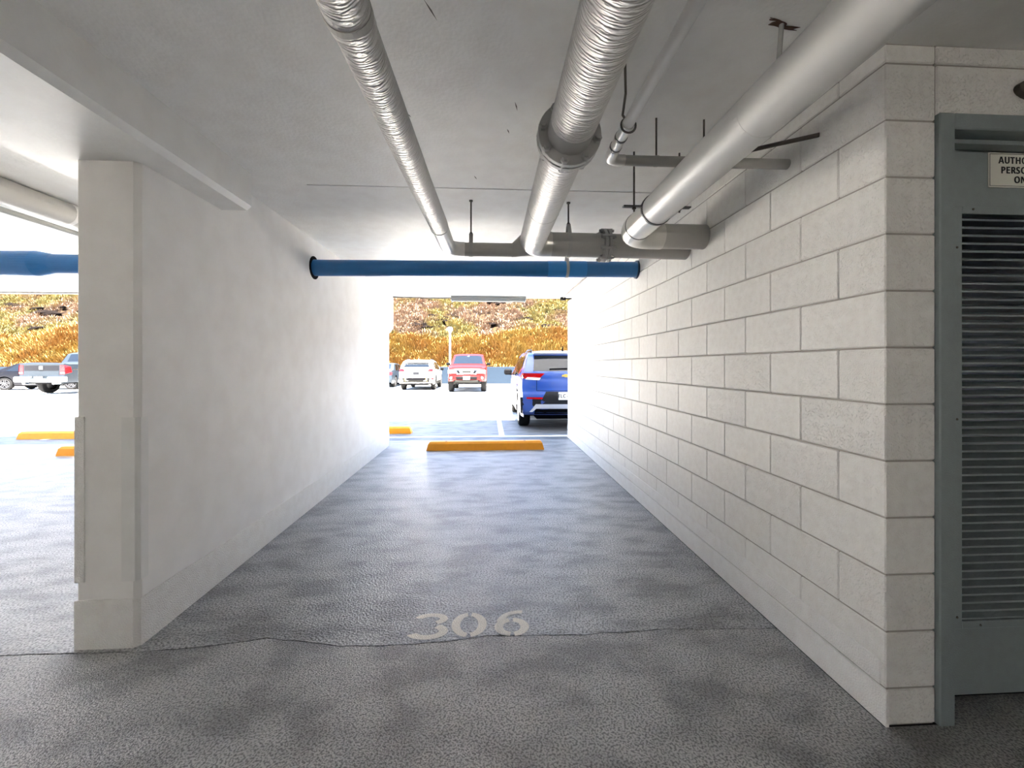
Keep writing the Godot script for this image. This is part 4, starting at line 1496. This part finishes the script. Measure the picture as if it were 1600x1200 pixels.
func make_blue_suv() -> void:
	var c := new_car("suv", "bright blue sport utility vehicle with white roof parked outside by the block wall", Vector3(1.515, 0, -8.05))
	c.W = 0.905
	c.rear = v2([[0.20, 0.30], [0.07, 0.36], [0.02, 0.46], [0.0, 0.58], [0.0, 0.70], [0.045, 0.78], [0.055, 0.95], [0.085, 1.05], [0.075, 1.13], [0.13, 1.19], [0.36, 1.50]])
	c.top = v2([[0.36, 1.50], [0.42, 1.545], [0.9, 1.60], [1.5, 1.615], [2.1, 1.60], [2.5, 1.545], [3.22, 1.13], [3.6, 1.07], [4.1, 0.99], [4.28, 0.92]])
	c.front = v2([[4.28, 0.92], [4.38, 0.80], [4.41, 0.6], [4.39, 0.42], [4.28, 0.26]])
	c.belt = 1.06
	c.tumble = 0.34
	c.axles = [0.88, 3.50]
	c.Rw = 0.345
	c.Ra = 0.395
	c.rocker = 0.27
	c.cR = 0.14
	c.build(M.paint_blue)
	# white roof with spoiler
	c.part("roof", "top", rr(-0.60, 0.40, 0.60, 2.40), M.paint_white, 0.012)
	var st := mb()
	prism(st, PackedVector2Array([Vector2(0.26, 1.555), Vector2(0.44, 1.50), Vector2(0.62, 1.575), Vector2(0.62, 1.60), Vector2(0.30, 1.582)]), Vector3(-0.62, -0.012, 0), Vector3(0, 0, -1), Vector3.UP, Vector3(1.24, 0, 0))
	obj("spoiler", st, M.paint_white, c.root)
	c.part("rear_window", "rear", [[-0.64, 1.175], [0.64, 1.175], [0.60, 1.485], [-0.60, 1.485]], M.glass, 0.008)
	st = mb()
	box(st, Vector3(-0.02, -0.012, 0.0), Vector3(0.34, 0.012, 0.016), 0.006, Transform3D(Basis(Vector3(0, 0, 1), 0.03), c.on("rear", Vector2(-0.30, 1.215), 0.012)))
	obj("wiper", st, M.black, c.root)
	for w in [[[0.55, 1.12], [1.22, 1.08], [1.30, 1.50], [0.82, 1.49]], [[1.27, 1.08], [2.12, 1.06], [2.20, 1.50], [1.35, 1.50]], [[2.16, 1.06], [2.98, 1.07], [2.52, 1.46], [2.24, 1.49]]]:
		c.part("side_window", "side", w, M.glass, 0.006, true)
	c.part("windscreen", "top", [[-0.68, 2.56], [0.68, 2.56], [0.74, 3.16], [-0.74, 3.16]], M.glass, 0.008)
	# tail lamps: wedge pointing inwards, clear lower half
	c.part("tail_lamp", "rear", [[0.84, 1.03], [0.56, 1.00], [0.42, 1.13], [0.84, 1.135]], M.red_lens, 0.012, true)
	c.part("reversing_lamp", "rear", [[0.80, 1.012], [0.53, 0.998], [0.50, 1.04], [0.76, 1.055]], M.white_lens, 0.015, true)
	c.part("tail_lamp_side", "side", [[0.02, 1.02], [0.26, 1.05], [0.22, 1.13], [0.02, 1.135]], M.red_lens, 0.008, true)
	# tailgate seam, crease, dark bumper, silver skid plate
	for sg in [-1.0, 1.0]:
		c.part("seam", "rear", rr(0.575 * sg, 0.79, 0.583 * sg, 1.0), M.black, 0.003)
	c.part("seam", "rear", rr(-0.58, 0.785, 0.58, 0.793), M.black, 0.003)
	c.part("plate_recess", "rear", [[-0.50, 0.60], [0.50, 0.60], [0.40, 0.775], [-0.40, 0.775]], M.trim, 0.006)
	c.part("bumper_skirt", "rear", [[-0.885, 0.34], [0.885, 0.34], [0.90, 0.665], [-0.90, 0.665]], M.trim, 0.005)
	c.part("skid_plate", "rear", [[-0.66, 0.44], [0.66, 0.44], [0.52, 0.53], [-0.52, 0.53]], M.silver, 0.016)
	for sg in [-1.0, 1.0]:
		c.part("skid_plate_end", "rear", [[0.72 * sg, 0.37], [0.66 * sg, 0.37], [0.50 * sg, 0.53], [0.60 * sg, 0.53]], M.silver, 0.014)
	c.part("reflector", "rear", rr(0.47, 0.63, 0.78, 0.665), M.red_lens, 0.012, true)
	c.part("lower_grille", "rear", rr(-0.62, 0.32, 0.62, 0.425), M.black, 0.010)
	c.part("sill_cladding", "side", rr(1.28, 0.275, 3.1, 0.40), M.trim, 0.008, true)
	c.part("bumper_corner", "side", [[0.02, 0.32], [0.50, 0.32], [0.48, 0.62], [0.02, 0.66]], M.trim, 0.008, true)
	c.part("door_seam", "side", rr(1.255, 0.42, 1.262, 1.06), M.black, 0.003, true)
	c.part("door_seam", "side", rr(2.13, 0.42, 2.137, 1.06), M.black, 0.003, true)
	c.part("door_handle", "side", rr(1.32, 0.94, 1.50, 0.965), M.chrome, 0.02, true)
	c.part("door_handle", "side", rr(2.20, 0.94, 2.38, 0.965), M.chrome, 0.02, true)
	c.arch_trim(M.trim_grey, 0.055)
	c.mirror(2.72, 1.08, M.black)
	c.plate_on("rear", -0.01, 0.69, 0.305, 0.152, M.plate, "TLC 482", M.ink)
	# gold cross emblem
	st = mb()
	var e := c.on("rear", Vector2(0, 1.085), 0.006)
	prism(st, PackedVector2Array([Vector2(-0.085, -0.018), Vector2(-0.03, -0.018), Vector2(-0.026, -0.03), Vector2(0.034, -0.03), Vector2(0.038, -0.018), Vector2(0.075, -0.018), Vector2(0.085, 0.018), Vector2(0.03, 0.018), Vector2(0.026, 0.03), Vector2(-0.034, 0.03), Vector2(-0.038, 0.018), Vector2(-0.075, 0.018)]), e, Vector3.RIGHT, Vector3.UP, Vector3(0, 0, 0.012))
	obj("emblem", st, M.gold, c.root)
	st = mb()
	tube(st, [Vector3(0.05, 1.60, -0.75), Vector3(0.05, 1.70, -0.70)], [0.02, 0.006], 8)
	obj("antenna", st, M.black, c.root)
	for sg in [-1.0, 1.0]:
		st = mb()
		tube(st, [Vector3(sg * 0.60, 1.58, -0.75), Vector3(sg * 0.61, 1.62, -0.9), Vector3(sg * 0.61, 1.64, -1.6), Vector3(sg * 0.60, 1.61, -2.2), Vector3(sg * 0.60, 1.57, -2.35)], 0.016, 8)
		obj("roof_rail", st, M.trim, c.root)

func make_crossover(called: String, label: String, at: Vector3, paint_m: Material, tail: bool) -> void:
	var c := new_car(called, label, at)
	c.W = 0.91
	c.rear = v2([[0.25, 0.36], [0.06, 0.40], [0.0, 0.50], [0.0, 0.66], [0.05, 0.74], [0.07, 0.95], [0.10, 1.10], [0.16, 1.17], [0.50, 1.49]])
	c.top = v2([[0.50, 1.49], [0.56, 1.52], [1.0, 1.58], [1.6, 1.60], [2.1, 1.57], [2.4, 1.52], [3.2, 1.08], [3.6, 1.03], [4.1, 0.95], [4.3, 0.86]])
	c.front = v2([[4.3, 0.86], [4.42, 0.72], [4.45, 0.55], [4.3, 0.32]])
	c.belt = 1.05
	c.tumble = 0.36
	c.axles = [0.92, 3.58]
	c.Rw = 0.345
	c.Ra = 0.40
	c.rocker = 0.32
	c.build(paint_m)
	c.part("rear_window", "rear", [[-0.66, 1.19], [0.66, 1.19], [0.58, 1.44], [-0.58, 1.44]], M.glass, 0.008)
	var st := mb()
	prism(st, PackedVector2Array([Vector2(0.34, 1.535), Vector2(0.56, 1.50), Vector2(0.70, 1.565), Vector2(0.40, 1.565)]), Vector3(-0.60, 0, 0), Vector3(0, 0, -1), Vector3.UP, Vector3(1.2, 0, 0))
	obj("spoiler", st, paint_m, c.root)
	for w in [[[0.75, 1.12], [1.30, 1.09], [1.34, 1.47], [1.00, 1.46]], [[1.36, 1.09], [2.15, 1.07], [2.20, 1.48], [1.40, 1.48]], [[2.20, 1.07], [2.95, 1.05], [2.50, 1.42], [2.25, 1.47]]]:
		c.part("side_window", "side", w, M.glass, 0.006, true)
	c.part("windscreen", "top", [[-0.66, 2.46], [0.66, 2.46], [0.74, 3.14], [-0.74, 3.14]], M.glass, 0.008)
	c.part("tail_lamp", "rear", [[0.86, 0.97], [0.58, 0.96], [0.62, 1.10], [0.84, 1.13]], M.red_lens, 0.012, true)
	c.part("tail_lamp_inner", "rear", [[0.58, 0.98], [0.44, 1.02], [0.44, 1.05], [0.60, 1.07]], M.black, 0.010, true)
	c.part("emblem", "rear", rr(-0.07, 1.03, 0.07, 1.065), M.plate_dark, 0.010)
	c.plate_on("rear", 0.0, 0.88, 0.31, 0.16, M.plate_dark)
	c.part("bumper_cladding", "rear", [[-0.90, 0.42], [0.90, 0.42], [0.90, 0.72], [-0.90, 0.72]], M.trim_grey, 0.006)
	c.part("bumper_panel", "rear", [[-0.52, 0.53], [0.52, 0.53], [0.55, 0.64], [-0.55, 0.64]], M.black, 0.010)
	c.part("bumper_slot", "rear", rr(0.50, 0.50, 0.57, 0.66), M.gold, 0.013, true)
	c.part("reflector", "rear", rr(0.72, 0.56, 0.85, 0.64), M.red_lens, 0.012, true)
	c.part("bumper_corner_panel", "rear", [[0.90, 0.42], [0.68, 0.42], [0.72, 0.53], [0.90, 0.55]], paint_m, 0.012, true)
	c.part("sill_cladding", "side", rr(1.35, 0.325, 3.18, 0.46), M.trim_grey, 0.008, true)
	c.part("door_seam", "side", rr(1.33, 0.47, 1.338, 1.06), M.black, 0.003, true)
	c.part("door_seam", "side", rr(2.17, 0.47, 2.178, 1.06), M.black, 0.003, true)
	c.arch_trim(M.trim, 0.06)
	c.mirror(2.75, 1.04, M.black)
	for sg in [-1.0, 1.0]:
		st = mb()
		tube(st, [Vector3(sg * 0.62, 1.55, -0.8), Vector3(sg * 0.62, 1.60, -0.95), Vector3(sg * 0.62, 1.62, -1.6), Vector3(sg * 0.62, 1.56, -2.3)], 0.018, 8)
		obj("roof_rail", st, M.trim, c.root)
	st = mb()
	prism(st, PackedVector2Array([Vector2(0, 0), Vector2(0.25, 0), Vector2(0.05, 0.06)]), Vector3(-0.01, 1.575, -0.75), Vector3(0, 0, -1), Vector3.UP, Vector3(0.02, 0, 0))
	obj("antenna", st, paint_m, c.root)

func make_red_pickup() -> void:
	# faces the camera: placed by its nose and turned about
	var c := new_car("pickup_truck", "lifted red pickup truck facing the garage with its grille glinting", Vector3(-1.06, 0, -25.1), PI)
	c.W = 0.95
	c.rear = v2([[0.2, 0.60], [0.0, 0.66], [0.0, 0.85], [0.06, 0.90], [0.06, 1.28]])
	c.top = v2([[0.06, 1.28], [0.1, 1.30], [1.55, 1.30], [1.60, 1.32], [1.75, 1.84], [1.85, 1.88], [2.5, 1.91], [3.0, 1.88], [3.2, 1.83], [3.85, 1.33], [4.2, 1.30], [4.9, 1.25], [5.18, 1.16]])
	c.front = v2([[5.18, 1.16], [5.27, 1.05], [5.30, 0.90], [5.30, 0.78], [5.36, 0.72], [5.36, 0.62], [5.2, 0.52]])
	c.belt = 1.22
	c.tumble = 0.26
	c.axles = [1.15, 4.36]
	c.Rw = 0.40
	c.Ra = 0.49
	c.rocker = 0.52
	c.cF = 0.22
	c.tread = 0.27
	c.build(M.paint_red)
	c.part("windscreen", "top", [[-0.68, 3.24], [0.68, 3.24], [0.76, 3.80], [-0.76, 3.80]], M.glass, 0.010)
	for w in [[[1.70, 1.36], [2.55, 1.34], [2.58, 1.78], [1.82, 1.76]], [[2.62, 1.34], [3.55, 1.32], [3.12, 1.76], [2.66, 1.79]]]:
		c.part("side_window", "side", w, M.glass, 0.006, true)
	c.part("grille", "front", [[-0.46, 0.86], [0.46, 0.86], [0.56, 1.10], [-0.56, 1.10]], M.chrome, 0.012)
	c.part("grille_opening", "front", [[0.30, 0.90], [0.40, 0.90], [0.50, 1.05], [0.36, 1.05]], M.black, 0.018, true)
	c.part("grille_opening", "front", rr(-0.20, 0.93, 0.20, 1.04), M.trim_grey, 0.018)
	c.part("headlamp", "front", [[0.52, 0.92], [0.88, 0.90], [0.90, 1.06], [0.58, 1.09]], M.white_lens, 0.014, true)
	c.part("headlamp_core", "front", rr(0.64, 0.95, 0.80, 1.03), M.silver, 0.018, true)
	c.part("bumper_opening", "front", [[-0.48, 0.62], [0.48, 0.62], [0.52, 0.76], [-0.52, 0.76]], M.black, 0.012)
	c.part("fog_lamp", "front", rr(0.66, 0.64, 0.80, 0.75), M.black, 0.012, true)
	for sg in [-1.0, 1.0]:
		var st := mb()
		lathe(st, c.on("front", Vector2(0.73 * sg, 0.695), 0.014), Vector3(0, 0, -1), [Vector2(0, 0.055), Vector2(0.012, 0.05), Vector2(0.016, 0.0)], 16)
		obj("fog_lens", st, M.white_lens, c.root)
	c.plate_on("front", 0.0, 0.70, 0.32, 0.16, M.plate)
	c.part("hood_edge", "top", rr(-0.72, 5.04, 0.72, 5.12), M.black, 0.006)
	# skid bar under the bumper
	var st := mb()
	box(st, Vector3(-0.55, 0.47, -5.36), Vector3(0.55, 0.60, -5.20), 0.03)
	box(st, Vector3(-0.62, 0.40, -5.25), Vector3(-0.50, 0.58, -5.0), 0.02)
	box(st, Vector3(0.50, 0.40, -5.25), Vector3(0.62, 0.58, -5.0), 0.02)
	obj("skid_bar", st, M.trim_grey, c.root)
	st = mb()
	tube(st, [Vector3(-0.7, 0.40, -4.36), Vector3(0.7, 0.40, -4.36)], 0.06, 12)
	obj("axle", st, M.trim, c.root)
	c.arch_trim(M.paint_red, 0.05)
	c.mirror(3.45, 1.32, M.black)
	st = mb()
	box(st, Vector3(-0.05, 1.70, -3.30), Vector3(0.05, 1.78, -3.27), 0.01)
	obj("rear_view_mirror", st, M.plate, c.root)

func make_grey_pickup() -> void:
	var c := new_car("pickup_truck", "dark grey pickup with red tail lamps and chrome bumper seen left of the column", Vector3(-19.72, 0, -19.35))
	c.W = 1.0
	c.rear = v2([[0.3, 0.50], [0.12, 0.56], [0.12, 0.72], [0.13, 0.95], [0.13, 1.30], [0.10, 1.36]])
	c.top = v2([[0.10, 1.36], [0.16, 1.38], [1.85, 1.38], [1.92, 1.40], [2.15, 1.88], [2.3, 1.93], [3.2, 1.96], [3.9, 1.90], [4.6, 1.40], [5.4, 1.34], [5.7, 1.24]])
	c.front = v2([[5.7, 1.24], [5.8, 1.0], [5.82, 0.7], [5.6, 0.45]])
	c.belt = 1.30
	c.tumble = 0.28
	c.axles = [1.30, 4.85]
	c.Rw = 0.41
	c.Ra = 0.50
	c.rocker = 0.52
	c.cR = 0.05
	c.tread = 0.28
	c.build(M.paint_grey)
	c.part("tailgate_panel", "rear", rr(-0.72, 1.06, 0.72, 1.28), M.paint_black, 0.006)
	c.part("tailgate_lower", "rear", rr(-0.72, 0.80, 0.72, 1.03), M.paint_grey, 0.010)
	c.part("tail_lamp", "rear", rr(0.77, 0.90, 0.96, 1.30), M.red_lens, 0.012, true)
	c.part("tail_lamp_side", "side", [[0.12, 0.92], [0.40, 0.98], [0.36, 1.22], [0.12, 1.30]], M.red_lens, 0.010, true)
	c.part("reversing_lamp", "rear", rr(0.79, 0.93, 0.94, 0.985), M.white_lens, 0.016, true)
	var st := mb()
	box(st, Vector3(-0.08, 1.10, -0.125), Vector3(0.08, 1.26, -0.10), 0.02)
	obj("emblem", st, M.chrome, c.root)
	st = mb()
	for sg in [-1.0, 1.0]:
		box(st, Vector3(minf(sg * 0.35, sg * 1.04), 0.56, -0.22), Vector3(maxf(sg * 0.35, sg * 1.04), 0.80, 0.02), 0.04)
	box(st, Vector3(-0.36, 0.56, -0.22), Vector3(0.36, 0.70, 0.0), 0.02)
	obj("rear_bumper", st, M.chrome, c.root)
	st = mb()
	box(st, Vector3(-0.16, 0.64, -0.02), Vector3(0.16, 0.79, 0.012), 0.004)
	obj("number_plate", st, M.plate, c.root)
	for sg in [-1.0, 1.0]:
		st = mb()
		tube(st, [Vector3(sg * 0.62, 0.50, -0.5), Vector3(sg * 0.62, 0.50, 0.0)], 0.05, 12)
		obj("exhaust_tip", st, M.chrome, c.root)
	for w in [[[2.18, 1.44], [3.05, 1.42], [3.08, 1.86], [2.30, 1.84]], [[3.12, 1.42], [4.25, 1.40], [3.80, 1.82], [3.16, 1.86]]]:
		c.part("side_window", "side", w, M.glass, 0.006, true)
	c.part("rear_window", "top", rr(-0.66, 1.96, 0.66, 2.13), M.glass, 0.010)
	c.part("windscreen", "top", [[-0.72, 3.95], [0.72, 3.95], [0.80, 4.55], [-0.80, 4.55]], M.glass, 0.010)
	c.part("trim_strip", "side", rr(0.45, 1.10, 4.2, 1.115), M.chrome, 0.008, true)
	c.arch_trim(M.trim, 0.05)
	c.mirror(3.95, 1.40, M.black)

func make_sedan(label: String, at: Vector3, turn: float, paint_m: Material) -> void:
	var c := new_car("saloon_car", label, at, turn)
	c.W = 0.91
	c.rear = v2([[0.25, 0.28], [0.06, 0.34], [0.0, 0.50], [0.02, 0.70], [0.08, 0.98]])
	c.top = v2([[0.08, 0.98], [0.14, 1.02], [0.70, 1.06], [1.35, 1.40], [1.8, 1.45], [2.4, 1.44], [2.7, 1.38], [3.45, 0.99], [4.3, 0.90], [4.62, 0.78]])
	c.front = v2([[4.62, 0.78], [4.74, 0.62], [4.76, 0.45], [4.55, 0.24]])
	c.belt = 0.94
	c.tumble = 0.36
	c.axles = [1.0, 3.78]
	c.Rw = 0.33
	c.Ra = 0.38
	c.rocker = 0.24
	c.build(paint_m)
	c.part("rear_window", "top", [[-0.62, 0.78], [0.62, 0.78], [0.56, 1.30], [-0.56, 1.30]], M.glass, 0.008)
	c.part("windscreen", "top", [[-0.60, 2.76], [0.60, 2.76], [0.72, 3.40], [-0.72, 3.40]], M.glass, 0.008)
	for w in [[[1.05, 1.00], [1.95, 0.98], [1.98, 1.36], [1.45, 1.34]], [[2.02, 0.98], [3.15, 0.97], [2.68, 1.30], [2.05, 1.36]]]:
		c.part("side_window", "side", w, M.glass, 0.006, true)
	c.part("tail_lamp", "rear", [[0.86, 0.74], [0.52, 0.76], [0.52, 0.88], [0.86, 0.90]], M.red_lens, 0.010, true)
	c.part("headlamp", "front", [[0.84, 0.62], [0.52, 0.60], [0.54, 0.70], [0.80, 0.74]], M.white_lens, 0.010, true)
	c.plate_on("rear", 0.0, 0.62, 0.31, 0.16, M.plate)
	c.part("bumper_grille", "front", rr(-0.55, 0.34, 0.55, 0.52), M.black, 0.008)
	c.part("door_seam", "side", rr(1.99, 0.36, 1.997, 0.96), M.black, 0.003, true)
	c.mirror(3.0, 0.95, paint_m)
